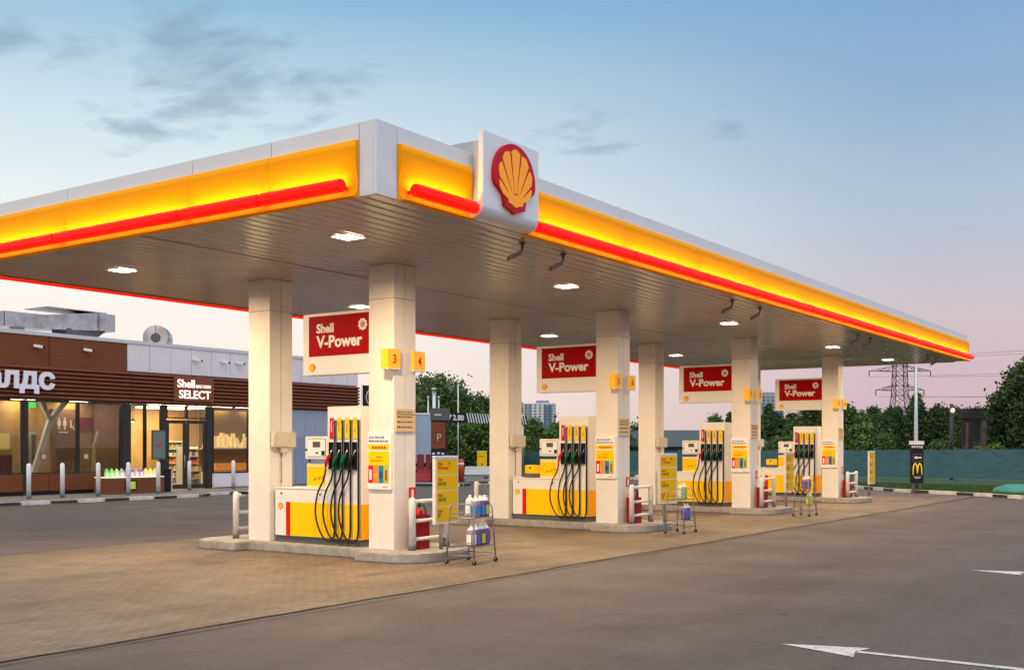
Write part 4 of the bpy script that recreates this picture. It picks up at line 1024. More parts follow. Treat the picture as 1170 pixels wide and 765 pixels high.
# coffee sign at the building corner
t = thing('coffee_sign', (39.95, SY-.25, 3.7), 'dark square board with round red coffee cup emblem at the corner of the shop', 'sign')
mb = MB(); mb.box(39.4, 40.6, SY-.3, SY-.22, 3.68, 4.82); mb.build('board', M['black'], t)
mb = MB()
def disc(mb, cx, cz, r, y, m=0, n=28, d=.01): mb.prism([(r*math.cos(2*math.pi*k/n), r*math.sin(2*math.pi*k/n)) for k in range(n)], (cx, y, cz), (1,0,0), (0,0,1), d, m)
disc(mb, 39.95, 4.25, .40, SY-.301, 1); disc(mb, 39.95, 4.25, .36, SY-.312, 0); mb.build('disc', [mat('coffee_red', (.20,.015,.015), .5), M['letterwhite']], t)
mb = MB(); mb.prism([(-.14,.12),(-.11,-.12),(.09,-.12),(.12,.12)], (39.93, SY-.323, 4.25), (1,0,0), (0,0,1), .01); mb.prism([(.11,.06),(.19,.05),(.19,-.04),(.10,-.06)], (39.93, SY-.3235, 4.25), (1,0,0), (0,0,1), .008); mb.build('cup', M['letterwhite'], t)
mb = MB(); mb.tube([(39.32, SY-.26, .12), (39.32, SY-.26, 4.9)], .035, 8); mb.build('post', M['railwhite'], t)

# things inside the restaurant and the shop, seen through the glass
IW = mat('interior_white_paint', (.62,.66,.62), .5)
t = thing('forked_strut', (22.75, SY+.9, .13), 'pale green-white forked structural strut behind the restaurant window', 'column')
mb = MB(); mb.obox((23.17, SY+.9, 1.5), (.95,0,-.32), (0,1,0), (.32,0,.95), .10, .08, 1.42); mb.build('strut_leg', IW, t)
mb = MB(); mb.obox((23.42, SY+.9, 3.2), (.9,0,.44), (0,1,0), (-.44,0,.9), .08, .075, .45); mb.obox((23.95, SY+.9, 3.2), (.75,0,-.66), (0,1,0), (.66,0,.75), .08, .075, .55); mb.build('strut_fork', IW, t)
t = thing('leaning_board', (26.4-.7, SY+.5, .8), 'tall light wooden bracket leaning behind the restaurant window', 'post')
mb = MB(); mb.obox((25.25, SY+.6, 1.35), (1,0,-.05), (0,1,0), (.05,0,1), .06, .05, .6); mb.obox((25.38, SY+.6, 2.15), (.9,0,-.3), (0,1,0), (.3,0,.9), .06, .05, .3); mb.build('board', mat('light_wood', (.6,.42,.22), .5), t)
def wallthing(name, x0, x1, z0, z1, y, m, label, cat, extra=None):
    t = thing(name, ((x0+x1)/2, y, z0), label, cat); mb = MB(); mb.box(x0, x1, y-.04, y, z0, z1); mb.build('panel', m, t)
    if extra: extra(t)
    return t
def icons(t):
    mb = MB(); y = SY+1.89
    for i, x in enumerate((24.62, 24.86)):
        disc(mb, x, 2.93, .04, y); mb.prism([(-.06,.0),(.06,.0),(.08,-.2),(.035,-.2),(.03,-.36),(-.03,-.36),(-.035,-.2),(-.08,-.2)], (x, y, 2.87), (1,0,0), (0,0,1), .01)
    disc(mb, 25.12, 2.83, .035, y); mb.prism([(-.03,0),(.03,0),(.04,-.14),(.13,-.14),(.15,-.28),(.10,-.28),(.09,-.2),(-.03,-.2)], (25.12, y, 2.78), (1,0,0), (0,0,1), .01)
    mb.box(24.6, 25.0, y-.008, y, 2.38, 2.43)
    mb.build('pictograms', M['letterwhite'], t)
wallthing('wall_panel', 24.3, 25.45, .3, 3.3, SY+1.94, M['innerdark'], 'dark brown restaurant wall panel with white toilet pictograms', 'wall panel', icons)
t = thing('exit_sign', (22.6, SY+.6, 3.3), 'small glowing green square sign at the top of the restaurant window', 'sign')
mb = MB(); mb.box(22.53, 22.80, SY+.5, SY+.53, 3.26, 3.45); mb.build('lit_panel', mat('green_lit', (.02,.6,.08), .5, emit=1.2, ecol=(.05,1,.15,1)), t)
red_p = mat('red_poster', (.25,.03,.02), .5)
for i, (x, w) in enumerate(((22.68, 'left'), (24.4, 'right'))):
    t = thing('window_sticker', (x, SY+.08, 1.1), f'small orange square sticker low on the {w} restaurant window', 'sticker', 'orange stickers on the restaurant windows')
    mb = MB(); mb.box(x, x+.26, SY+.03, SY+.035, 1.35, 1.62); mb.build('sticker_back', mat('sticker_orange', (.75,.25,.12), .5), t)
    mb = MB(); disc(mb, x+.13, 1.49, .085, SY+.0305); mb.build('sticker_mark', M['paperwhite'], t)
wallthing('menu_board', 21.7, 22.6, 1.75, 2.35, SY+1.9, mat('menu_yellow', (.65,.5,.12), .5, emit=.2, ecol=(1,.75,.2,1)), 'yellow framed poster on the restaurant wall at the far left', 'poster')
wallthing('wall_cabinet', 21.7, 22.7, .3, 1.55, SY+1.9, mat('dark_red_cabinet', (.14,.03,.02), .5), 'dark red cabinet low on the restaurant wall at the far left', 'cabinet')
for i, (x, w) in enumerate(((21.6,'left'),(25.0,'middle'),(27.5,'right'))):
    t = thing('pendant_lamp', (x, SY+1.3, 3.0), f'small warm pendant lamp glowing behind the glass, {w} one', 'lamp', 'pendant lamps behind the shop glass')
    mb = MB(); mb.lathe([(.03,.14),(.12,0)], (x, SY+1.3, 2.86), 12); mb.build('lamp_shade', M['darkmetal'], t); mb = MB(); mb.lathe([(.05,0),(.06,.05),(.04,.08)], (x, SY+1.3, 2.83), 10); mb.build('bulb', mat('warm_bulb', (1,.8,.5), .5, emit=12, ecol=(1,.7,.35,1)), t)
    mb = MB(); mb.tube([(x,SY+1.3,3.0),(x,SY+1.3,3.6)], .006, 4); mb.build('cord', M['black'], t)
t = thing('order_kiosk', (23.2, SY+1.8, .13), 'tall white self-service screens standing inside the restaurant', 'kiosk')
for k in range(2):
    mb = MB(); mb.box(22.75+.35*k, 22.97+.35*k, SY+1.3, SY+1.5, .13, 2.4); b = mb.build('housing', IW, t, bev=.04); mb = MB(); mb.box(22.78+.35*k, 22.94+.35*k, SY+1.29, SY+1.299, 1.2, 2.3); mb.build('screen', M['screen'], b)
wallthing('red_poster', 25.5, 26.05, 2.55, 3.0, SY+1.9, red_p, 'red poster on the restaurant wall at its right end', 'poster')
t = thing('poster_stand', (27.45, SY-.4, .12), 'dark grey poster stand beside the glass entrance', 'advert')
mb = MB(); mb.box(27.1, 27.75, SY-.46, SY-.4, 1.35, 2.5); mb.build('poster_frame', M['plinth'], t, bev=.01)
mb = MB(); mb.box(27.15, 27.70, SY-.466, SY-.4605, 1.42, 2.44); pp = mb.build('poster_sheet', mat('poster_grey_green', (.16,.20,.18), .5), t)
mb = MB(); mb.obox((27.4,SY-.468,1.9), (1,0,.5), (-.5,0,1), (0,1,0), .15, .06, .001); mb.build('poster_print', mat('poster_red_print', (.35,.08,.06), .5), pp)
mb = MB(); mb.tube([(27.43,SY-.43,.14),(27.43,SY-.43,1.36)], .03, 8); mb.lathe([(.22,0),(.22,.02)], (27.43,SY-.43,.12), 16); mb.build('stand', M['plinth'], t)
# wine-red and tall items in the entrance bay
rnd = random.Random(11)
pal = [(.7,.1,.05),(.8,.6,.1),(.1,.25,.6),(.7,.7,.65),(.15,.45,.15),(.8,.35,.05),(.5,.3,.15),(.75,.5,.4)]
for i, (sx, sy, w, h, lab) in enumerate(((31.3, 4.3, 1.1, 2.1, 'left'), (30.65, 2.2, 1.0, 1.85, 'right'))):
    t = thing('goods_shelf', (sx+w/2, SY+sy, .13), f'shop shelf full of small coloured goods behind the {lab} entrance door', 'shelf', 'goods shelves inside the shop')
    mb = MB(); mb.box(sx, sx+w, SY+sy, SY+sy+.4, .13, .2)
    mb.box(sx, sx+.03, SY+sy, SY+sy+.4, .2, h); mb.box(sx+w-.03, sx+w, SY+sy, SY+sy+.4, .2, h); mb.box(sx+.031, sx+w-.031, SY+sy+.36, SY+sy+.39, .2, h)
    z = .45
    while z < h: mb.box(sx+.031, sx+w-.031, SY+sy+.0, SY+sy+.355, z, z+.025); z += .32
    mb.build('rack', IW, t)
    z = .475; k = 0
    while z < h-.2:
        mbs = [MB() for _ in range(3)]; x = sx+.05
        while x < sx+w-.1:
            ww_ = rnd.uniform(.05,.1); q = rnd.randrange(3); mbs[q].box(x, x+ww_, SY+sy+.04, SY+sy+.2, z, z+rnd.uniform(.12,.24)); x += ww_+.008
        for q in range(3):
            if mbs[q].v:
                ci = (k*3+q) % len(pal); g = mbs[q].build('goods', mat('goods_%s' % ['red','gold','blue','white','green','orange','brown','peach'][ci], pal[ci], .5), t); g['kind'] = 'stuff'
        z += .32; k += 1
# window display on the right: self-glowing boxes on a ledge, orange counter below
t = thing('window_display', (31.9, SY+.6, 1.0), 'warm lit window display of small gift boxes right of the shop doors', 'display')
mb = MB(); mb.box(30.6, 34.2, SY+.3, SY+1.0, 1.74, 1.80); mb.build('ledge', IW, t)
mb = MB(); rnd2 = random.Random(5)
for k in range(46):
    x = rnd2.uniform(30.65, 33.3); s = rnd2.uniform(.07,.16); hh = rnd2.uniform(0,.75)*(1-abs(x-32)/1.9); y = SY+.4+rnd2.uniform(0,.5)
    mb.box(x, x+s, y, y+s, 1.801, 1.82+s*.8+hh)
o = mb.build('gift_boxes', mat('gift_cream', (.8,.62,.34), .5, vary=.5, vscale=9, emit=.7, ecol=(1,.66,.25,1)), t); o['kind'] = 'stuff'  # lit look of the boxes put into their colour as emission
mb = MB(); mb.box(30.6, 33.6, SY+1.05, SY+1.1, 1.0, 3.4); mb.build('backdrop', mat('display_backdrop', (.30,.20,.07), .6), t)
mb = MB(); mb.box(30.9, 33.4, SY+.35, SY+.7, .86, 1.15); mb.build('orange_stock', mat('orange_goods', (.7,.25,.03), .5, vary=.6, vscale=14, emit=.55, ecol=(1,.35,.05,1)), t)  # emission added so the stock looks lit
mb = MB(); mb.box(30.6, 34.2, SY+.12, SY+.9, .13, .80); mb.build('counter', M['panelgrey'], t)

# entrance: traffic cone, cameras, bollards, planter with bottles
t = thing('traffic_cone', (31.95, 35.4, .115), 'small orange traffic cone standing before the white panels of the shop', 'traffic cone')
mb = MB(); mb.box(31.8, 32.1, 35.25, 35.55, .118, .14); mb.lathe([(.11,.14),(.025,.52)], (31.95,35.4,0), 14); mb.build('cone_body', mat('cone_orange', (.75,.07,.02), .5), t)
mb = MB(); mb.lathe([(.079,.26),(.061,.34)], (31.95,35.4,0), 14); mb.build('cone_band', M['paperwhite'], t)
first = None
for i, (x, z, wh) in enumerate(((22.39,5.45,'at the far left of the brown panels'),(24.39,5.46,'on the brown panels left of the white ones'),(29.43,5.42,'on the white panels, nearest the brown ones'),(30.87,5.43,'in the middle of the white panels'),(31.7,5.43,'on the white panels, rightmost of a close pair'))):
    lab = 'small wall camera '+wh
    if first is None:
        t = thing('wall_camera', (x, SY-.03, z), lab, 'camera', 'cameras on the shop front')
        mb = MB(); mb.obox((x+.10,SY-.16,z-.02), (.8,-.6,-.15), (.6,.8,0), (0,0,1), .15, .055, .05); mb.build('camera_housing', M['letterwhite'], t, bev=.01)
        mb = MB(); mb.obox((x+.245,SY-.27,z-.048), (.8,-.6,-.15), (.6,.8,0), (0,0,1), .03, .045, .04); mb.build('lens', M['black'], t)
        mb = MB(); mb.tube([(x,SY-.03,z),(x,SY-.12,z)], .03, 8); mb.build('mount', M['letterwhite'], t); first = tree_of(t); fx0 = x; fz0 = z
    else:
        c = copy_tree(first); c.location = (x, SY-.03, z); c['label'] = lab
first = None
for i, (x, y, wh) in enumerate(((20.75,33.9,'far left, before the restaurant window'),(21.95,33.85,'second from the left, before the forked strut'),(23.3,33.8,'left of the bottle planter'),(24.5,33.75,'before the middle of the bottle planter'),(25.75,33.7,'at the right end of the bottle planter'),(28.45,35.3,'before the glass entrance doors'),(30.35,34.9,'rightmost, beside the orange cone'))):
    lab = 'white bollard '+wh
    if first is None:
        t = thing('bollard', (x, y, .115), lab, 'bollard', 'white bollards before the shop')
        mb = MB(); mb.lathe([(.075,.24),(.075,1.12),(.05,1.17),(.02,1.18)], (x,y,.115), 16); mb.build('bollard_tube', mat('bollard_white', (.86,.85,.86), .4, vary=.06, vscale=6), t)
        mb = MB(); mb.lathe([(.078,0),(.078,.238)], (x,y,.115), 16); mb.build('bollard_foot', M['railgrey'], t); first = tree_of(t)
    else:
        c = copy_tree(first); c.location = (x, y, .115); c['label'] = lab
t = thing('slatted_stand', (25.4, 35.1, .115), 'brown slatted display stand of washer bottles on the pavement', 'display stand')
mb = MB(); x0, x1, y0, y1 = 24.3, 26.75, 34.65, 35.5
mb.box(x0+.03, x1-.03, y0+.03, y1-.03, .118, .70, 1)
for k in range(6):
    z = .14+.095*k; mb.box(x0, x1, y0, y0+.025, z, z+.075); mb.box(x0, x0+.025, y0+.026, y1, z, z+.075); mb.box(x1-.025, x1, y0+.026, y1, z, z+.075)
mb.build('slatted_body', [M['slat'], M['joint']], t)
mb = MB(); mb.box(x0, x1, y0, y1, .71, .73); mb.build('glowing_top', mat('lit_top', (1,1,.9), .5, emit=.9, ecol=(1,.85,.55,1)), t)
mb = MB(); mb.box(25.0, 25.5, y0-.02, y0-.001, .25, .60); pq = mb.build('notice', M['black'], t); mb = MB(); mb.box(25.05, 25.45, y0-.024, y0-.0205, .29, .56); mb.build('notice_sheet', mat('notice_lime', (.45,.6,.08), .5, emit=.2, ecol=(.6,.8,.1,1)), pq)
cols = [('green',(.15,.7,.05)),('green',(.15,.7,.05)),('lime',(.5,.8,.1)),('grey',(.4,.4,.4)),('violet',(.25,.12,.35)),('violet',(.25,.12,.35)),('mauve',(.5,.3,.4)),('violet',(.3,.15,.4)),('yellow',(.9,.75,.1)),('yellow',(.9,.75,.1)),('amber',(.9,.55,.05))]
for k, (nm, c) in enumerate(cols):
    x = 24.45+.21*k
    t = thing('washer_bottle', (x, 34.95, .732), f'{nm} bottle on the brown slatted stand, ' + ['leftmost','second from the left','third from the left','fourth from the left','fifth from the left','in the middle of the row','just right of the middle','fourth from the right','third from the right','second from the right','rightmost'][k], 'bottle', 'washer bottles on the slatted stand')
    ORIG[t.name] = (0,0,0)
    bottle_parts(t, 0, 0, 0, mat('backlit_'+nm, c, .3, emit=.35, ecol=c+(1,)), M['paperwhite'], M['letterwhite'], 1.15)  # light shining through the bottles put into the colour as emission
t = thing('striped_bin', (26.95, 34.9, .115), 'narrow dark litter bin with striped edge beside the slatted stand', 'bin')
mb = MB(); mb.box(26.75, 27.15, 34.7, 35.05, .12, 1.0); mb.build('bin_body', M['black'], t, bev=.02)
mb = MB()
for k in range(9): mb.box(27.10, 27.158, 34.69, 34.698, .15+.09*k, .20+.09*k)
mb.build('bin_stripes', M['paperwhite'], t)

# roof plant
M['duct'] = mat('galvanised_duct', (.42,.44,.46), .26, metal=.95, vary=.5, vscale=1.5, rvary=.15)
t = thing('roof_duct', (24, 38.6, 5.97), 'long galvanised air duct with angled end on the shop roof', 'duct')
mb = MB(); mb.box(18, 22.4, 38.2, 39.2, 6.30, 6.82); mb.box(22.43, 24.0, 38.2, 39.2, 6.30, 6.85); mb.add([(24.0,38.2,6.31),(26.2,38.0,6.42),(26.2,39.4,6.42),(24.0,39.2,6.31),(24.0,38.2,6.85),(26.2,38.0,7.12),(26.2,39.4,7.12),(24.0,39.2,6.85)], [(0,3,2,1),(4,5,6,7),(0,1,5,4),(1,2,6,5),(2,3,7,6),(3,0,4,7)])
mb.box(26.2, 26.9, 37.9, 39.5, 6.42, 7.1); mb.build('duct_run', M['duct'], t)
mb = MB(); mb.add([(24.9,38.1,5.98),(26.0,38.1,5.98),(26.0,39.1,5.98),(24.9,39.1,5.98),(24.9,38.1,6.42),(26.6,38.1,6.42),(26.6,39.1,6.42),(24.9,39.1,6.42)], [(0,3,2,1),(4,5,6,7),(0,1,5,4),(1,2,6,5),(2,3,7,6),(3,0,4,7)]); mb.build('duct_foot', M['plinth'], t)
mb = MB(); mb.box(24.0, 26.6, 38.0, 39.5, 7.13, 7.16); mb.build('duct_cover', M['duct'], t)
for x in (18.9, 21.0, 23.2):
    mb = MB(); mb.box(x, x+.05, 38.2, 39.2, 5.98, 6.295); mb.build('duct_support', M['steel'], t)
t = thing('roof_fan', (29.9, 38.9, 5.97), 'round galvanised fan drum on the shop roof', 'fan')
ax = Vector((.75,.66,0)); 
mb = MB(); c0 = Vector((29.45,38.7,6.45)); mb.tube([c0-ax*.05, c0, c0+ax*.85, c0+ax*.9], [.50,.54,.54,.5], 28); mb.build('drum', M['duct'], t)
mb = MB(); mb.tube([c0-ax*.12, c0-ax*.055], [.16,.2], 16); mb.build('hub', M['plinth'], t)
mb = MB(); c1 = c0+ax*.9+Vector((.1,-.05,-.12)); mb.tube([c1, c1+ax*.35], .30, 20); mb.build('motor', M['duct'], t)
mb = MB(); mb.box(28.9, 30.8, 38.3, 39.5, 5.98, 6.06); mb.build('fan_base', M['steel'], t)
mb = MB(); mb.obox(c0-ax*.06, (-.66,.75,0), (0,0,1), ax, .012, .50, .01); mb.build('drum_seam', M['plinth'], t)

# ------------------------------------------------------------------ fence on the far side
M['fence'] = mat('teal_fence', (.055,.15,.17), .55, vary=.12, vscale=.8)
def fence():
    A = at(27, 46.5); B = at(-1.5, 77)
    t = thing('fence', ((A[0]+B[0])/2, (A[1]+B[1])/2, 0), 'long teal metal fence with narrow slots along the far edge of the site', 'fence')
    a = Vector((*A, 0)); b = Vector((*B, 0)); n = 10; u = (b-a)/n; d = u.normalized(); s = Vector((-d.y, d.x, 0))
    rr = random.Random(4)
    for k in range(n):
        p = a+u*k; q = a+u*(k+1); top = 1.76-.03*k
        # sheet made of boards, with dark slots
        mb = MB(); z0 = .32; nb = 12; hb = (top-z0)/nb; Lm = u.length-.16
        for j in range(nb):
            c = (p+q)/2+Vector((0,0,z0+hb*(j+.5))); mb.obox(c, d, s, (0,0,1), Lm/2, .012, hb/2-.003)
            x = rr.uniform(0,.8)
            while x < Lm-.7:
                w = rr.uniform(.2,.6); cc = p+d*(x+.08+w/2)+Vector((0,0,z0+hb*(j+.5))); mb.obox(cc, d, s, (0,0,1), w/2, .0135, .008, 1); x += w+rr.uniform(.3,1.6)
        mb.build('fence_panel', [M['fence'], mat('fence_slot', (.012,.03,.035), .8)], t)
        mb = MB(); mb.obox((p+q)/2+Vector((0,0,.20)), d, s, (0,0,1), Lm/2, .02, .03); mb.build('bottom_rail', M['fence'], t)
        mb = MB(); mb.obox(p+Vector((0,0,top/2+.05)), d, s, (0,0,1), .045, .05, top/2+.05); mb.build('post', M['fence'], t)
fence()
# grass verge between kerb and fence
V0 = [at(26.5,33.3),(41.3,6.4),(43.0,8.3),(44.1,9.8),(44.9,11),(45.8,12.6),(48.6,15.1),(53.8,19.8)]
V1 = [at(2,76), at(-3,90), at(40,90), at(46,46)]
sheet('verge', V0+[at(7,62)]+V1, .03, mat('verge_grass', (.035,.075,.012), .95, vary=.4, vscale=1.5, bump=.6, bscale=30))
mb = MB(); rr = random.Random(8)
def inpoly(x, y, P):
    c = False; j = len(P)-1
    for i in range(len(P)):
        if (P[i][1] > y) != (P[j][1] > y) and x < (P[j][0]-P[i][0])*(y-P[i][1])/(P[j][1]-P[i][1])+P[i][0]: c = not c
        j = i
    return c
PV = V0+[at(7,62), at(24,47.5)]
vs = []; fs = []
while len(fs) < 16000:
    x = rr.uniform(41, 56); y = rr.uniform(3, 24)
    if not inpoly(x, y, PV): continue
    h = rr.uniform(.05,.16); a = rr.uniform(0,6.28); w = .025; i = len(vs)
    vs += [(x-w*math.cos(a), y-w*math.sin(a), .03), (x+w*math.cos(a), y+w*math.sin(a), .03), (x+rr.uniform(-.05,.05), y+rr.uniform(-.05,.05), .03+h)]; fs.append((i,i+1,i+2))
mb.add(vs, fs); tag(mb.build('verge_grass_blades', mat('grass_blades', (.05,.11,.015), .8, vary=.4, vscale=3)), 'short green grass on the verge below the teal fence', 'grass', kind='stuff')
# green dome cover on the verge
dx, dy = at(19.7, 42.6)
t = thing('hatch_cover', (dx, dy, .03), 'flat turquoise dome lying on the grass by the kerb at the right', 'hatch cover')
mb = MB(); mb.lathe([(.95,0),(.92,.12),(.75,.26),(.4,.35),(.01,.37)], (dx,dy,.03), 28); mb.build('dome', mat('turquoise_plastic', (.04,.26,.20), .45, vary=.15, vscale=3), t)
mb = MB(); mb.lathe([(1.02,-.0),(1.02,.04)], (dx,dy,.03), 28); mb.build('rim', mat('turquoise_rim', (.03,.18,.14), .5), t)

# ------------------------------------------------------------------ entry totem and lamp post at the right
tx, ty = at(16.05, 43.4)
AX = Vector((SV, -CV, 0)); AN = Vector((-CV, -SV, 0))      # totem faces roughly down the drive
t = thing('entry_totem', (tx, ty, 0), 'black drive-in entry totem with white arrow and yellow arches on the verge', 'sign')
mb = MB()
def TB(mb, a0, a1, z0, z1, d0, d1, m=0): mb.obox(Vector((tx,ty,0))+AX*(a0+a1)/2+AN*(d0+d1)/2+Vector((0,0,(z0+z1)/2)), AX, AN, (0,0,1), (a1-a0)/2, (d1-d0)/2, (z1-z0)/2, m)
TB(mb, -.25, .25, .42, 1.93, -.08, .08); mb.build('totem_body', M['black'], t, bev=.01)
mb = MB(); TB(mb, -.27, .27, 1.935, 2.08, -.09, .09); mb.build('totem_cap', M['panelgrey'], t)
mb = MB(); TB(mb, -.17, -.10, .03, .42, -.04, .04); TB(mb, .10, .17, .03, .42, -.04, .04); TB(mb, -.2, .2, .02, .05, -.12, .12); mb.build('totem_legs', M['plinth'], t)
P0 = Vector((tx,ty,0))+AN*.081
mb = MB(); text(mb, 'ВЪЕЗД', P0+AX*-.22+Vector((0,0,1.79)), AX, (0,0,1), .44, .10, .004, 0, .03)
mb.prism([(-.14,0),(-.02,.07),(-.02,.025),(.16,.025),(.16,-.025),(-.02,-.025),(-.02,-.07)], P0+Vector((0,0,1.42)), AX, (0,0,1), .004); mb.build('arrow_lettering', M['letterwhite'], t)
mb = MB()
for q in ((-.16,.16,1.555,1.565),(-.16,.16,1.255,1.265),(-.165,-.155,1.26,1.56),(.155,.165,1.26,1.56)): TB(mb, *q, .0812, .083)
mb.build('arrow_border', mat('thin_grey_line', (.25,.25,.25), .5), t)
mb = MB()
for s in (-1, 1):
    pts = []
    for k in range(13):
        u = k/12; xx = s*(.005+.17*u); zz = .78+.40*math.sqrt(max(0, 1-(2*u-1)**2))**.75 if 0 < u < 1 else (.80 if u == 0 else .74)
        pts.append(P0+AX*xx+AN*.01+Vector((0,0,zz)))
    mb.tube(pts, .022, 6)
mb.build('arches', mat('arch_yellow', (.95,.60,.02), .4, emit=.3, ecol=(1,.7,.05,1)), t)
mb = MB(); TB(mb, -.15, .15, .655, .67, .0812, .084); TB(mb, -.10, .12, .60, .625, .0812, .084); mb.build('small_print', M['panelgrey'], t)
lx, ly = at(17.1, 46.3)
t = thing('lamp_post', (lx, ly, 0), 'slim grey lamp post rising behind the black entry totem', 'lamp post')
mb = MB(); mb.tube([(lx,ly,0),(lx,ly,1.4),(lx,ly,6.6)], [.10,.085,.05], 12); mb.build('mast', M['steel'], t)
mb = MB(); e1 = Vector((lx,ly,6.6)); mb.tube([e1, e1+AX*-.4+Vector((0,0,.1)), e1+AX*-.9+Vector((0,0,.12))], .03, 8); mb.build('arm', M['steel'], t)
mb = MB(); mb.obox(e1+AX*-1.1+Vector((0,0,.12)), AX, AN, (0,0,1), .3, .1, .04); mb.build('lamp_head', M['plinth'], t, bev=.02)
# wooden post with small lamp
qx, qy = at(24.1, 60)
t = thing('utility_post', (qx, qy, 0), 'thin dark wooden post with small lamp before the trees', 'post')
mb = MB(); mb.tube([(qx,qy,0),(qx,qy,4.2)], .09, 8); mb.build('pole', M['darkmetal'], t)
mb = MB(); mb.lathe([(.05,0),(.12,.06),(.10,.22),(.02,.26)], (qx-.15,qy-.1,3.7), 10); mb.build('lamp', mat('small_lamp', (1,.7,.6), .5, emit=.9, ecol=(1,.55,.4,1)), t)
# derelict dark gantry
gx, gy = at(34.1, 80)
t = thing('derelict_gantry', (gx, gy, 0), 'derelict dark rusty portal structure standing among the trees', 'gantry')
def GB(mb, a0, a1, z0, z1, d0, d1, m=0): mb.obox(Vector((gx,gy,0))+AX*(a0+a1)/2+AN*(d0+d1)/2+Vector((0,0,(z0+z1)/2)), AX, AN, (0,0,1), (a1-a0)/2, (d1-d0)/2, (z1-z0)/2, m)
rust = mat('rusty_concrete', (.035,.022,.024), .9, vary=.5, vscale=1.5); rl = mat('weathered_concrete', (.13,.09,.085), .9, vary=.4, vscale=2)
mb = MB(); GB(mb, -1.25, -.85, 0, 3.9, 0, .5); GB(mb, .35, .85, 0, 3.9, 0, .5); GB(mb, .35, 1.3, 0, 4.6, -2.5, -.0); GB(mb, 1.45,1.6,0,4.4,0,.3)
mb.build('pier', rust, t)
mb = MB(); GB(mb, -1.15, -.95, 0, 3.6, .501, .56); GB(mb, .1, .34, 0, 3.8, .1, .56); mb.build('pale_pier_face', rl, t)
mb = MB(); GB(mb, -1.4, 1.35, 3.905, 4.35, -.2, .6); GB(mb, -1.0, 1.35, 4.355, 4.62, -2, .5); mb.build('deck', rust, t)
mb = MB()
for k in range(14): GB(mb, -1.3+.2*k, -1.22+.2*k, 4.36 if k < 2 else 4.625, 4.7+.05*(k%3), .5, .55)
mb.build('railing', M['darkmetal'], t)

# ------------------------------------------------------------------ power pylon and cables
px, py = at(70.9, 200)
pyl = thing('power_pylon', (px, py, 0), 'dark lattice power pylon rising above the trees behind the fence', 'pylon')
def pylon(root, px, py, sc=1, m=None):
    Ld = AX; Wd = AN; O = Vector((px, py, 0))
    mb = MB(); H_ = 24*sc; zs = [0,3,6,9,11.2,13,14.8,16.6,18.4,20.2,22,24]
    def hw(z): return (2.6-.13*z if z < 11 else 1.15-.03*(z-11))*sc
    cor = lambda z: [O+Ld*sx*hw(z)+Wd*sy*hw(z)+Vector((0,0,z*sc)) for sx, sy in ((-1,-1),(1,-1),(1,1),(-1,1))]
    for z0, z1 in zip(zs[:-1], zs[1:]):
        a, b = cor(z0), cor(z1)
        for k in range(4):
            mb.tube([a[k], b[k]], .09*sc, 4, smooth=False); mb.tube([a[k], b[(k+1)%4]], .05*sc, 4, smooth=False); mb.tube([a[(k+1)%4], b[k]], .05*sc, 4, smooth=False); mb.tube([b[k], b[(k+1)%4]], .05*sc, 4, smooth=False)
    mb.build('lattice_body', m, root)
    for z, w in ((12.1, 4.4), (15.6, 5.6), (19.2, 4.2)):
        mb = MB()
        for s in (-1, 1):
            tip = O+Ld*s*w*sc+Vector((0,0,z*sc+.1))
            for sy in (-1, 1):
                lo = O+Ld*s*hw(z)+Wd*sy*hw(z)+Vector((0,0,z*sc)); up = lo+Vector((0,0,1.0*sc))
                mb.tube([lo, tip], .06*sc, 4, smooth=False); mb.tube([up, tip], .05*sc, 4, smooth=False)
                for f in (.3,.6): mb.tube([lo.lerp(tip,f), up.lerp(tip,f)], .04*sc, 4, smooth=False)
                mb.tube([up, lo.lerp(tip,.3)], .04*sc, 4, smooth=False); mb.tube([up.lerp(tip,.3), lo.lerp(tip,.6)], .04*sc, 4, smooth=False)
            mb.tube([tip, tip-Vector((0,0,1.0))], .09, 6)
        mb.build('cross_arm', m, root)
pylon(pyl, px, py, 1, mat('pylon_steel', (.035,.03,.035), .7))
k = 0
O = Vector((px, py, 0)); T = Vector((*at(150, 75), 0))
for z, w, zt in ((11.0,4.4,14),(14.6,5.6,18),(18.1,4.2,22)):
    for s in (-1, 1):
        a = O+AX*s*w+Vector((0,0,z)); b = T+AN*s*w*-1+Vector((0,0,zt)); pts = []
        for i in range(25):
            u = i/24; p = a.lerp(b, u); p.z -= 4*2.6*u*(1-u); pts.append(p)
        o = MB().tube(pts, .032, 4, smooth=False).build('power_cable', mat('cable', (.10,.08,.09), .6), loc=tuple(a))
        tag(o, f'thin cable running right from the {["lower","middle","upper"][k//2]} arm of the pylon, its {"left" if s<0 else "right"} end', 'cable', 'cables strung from the pylon'); k += 1

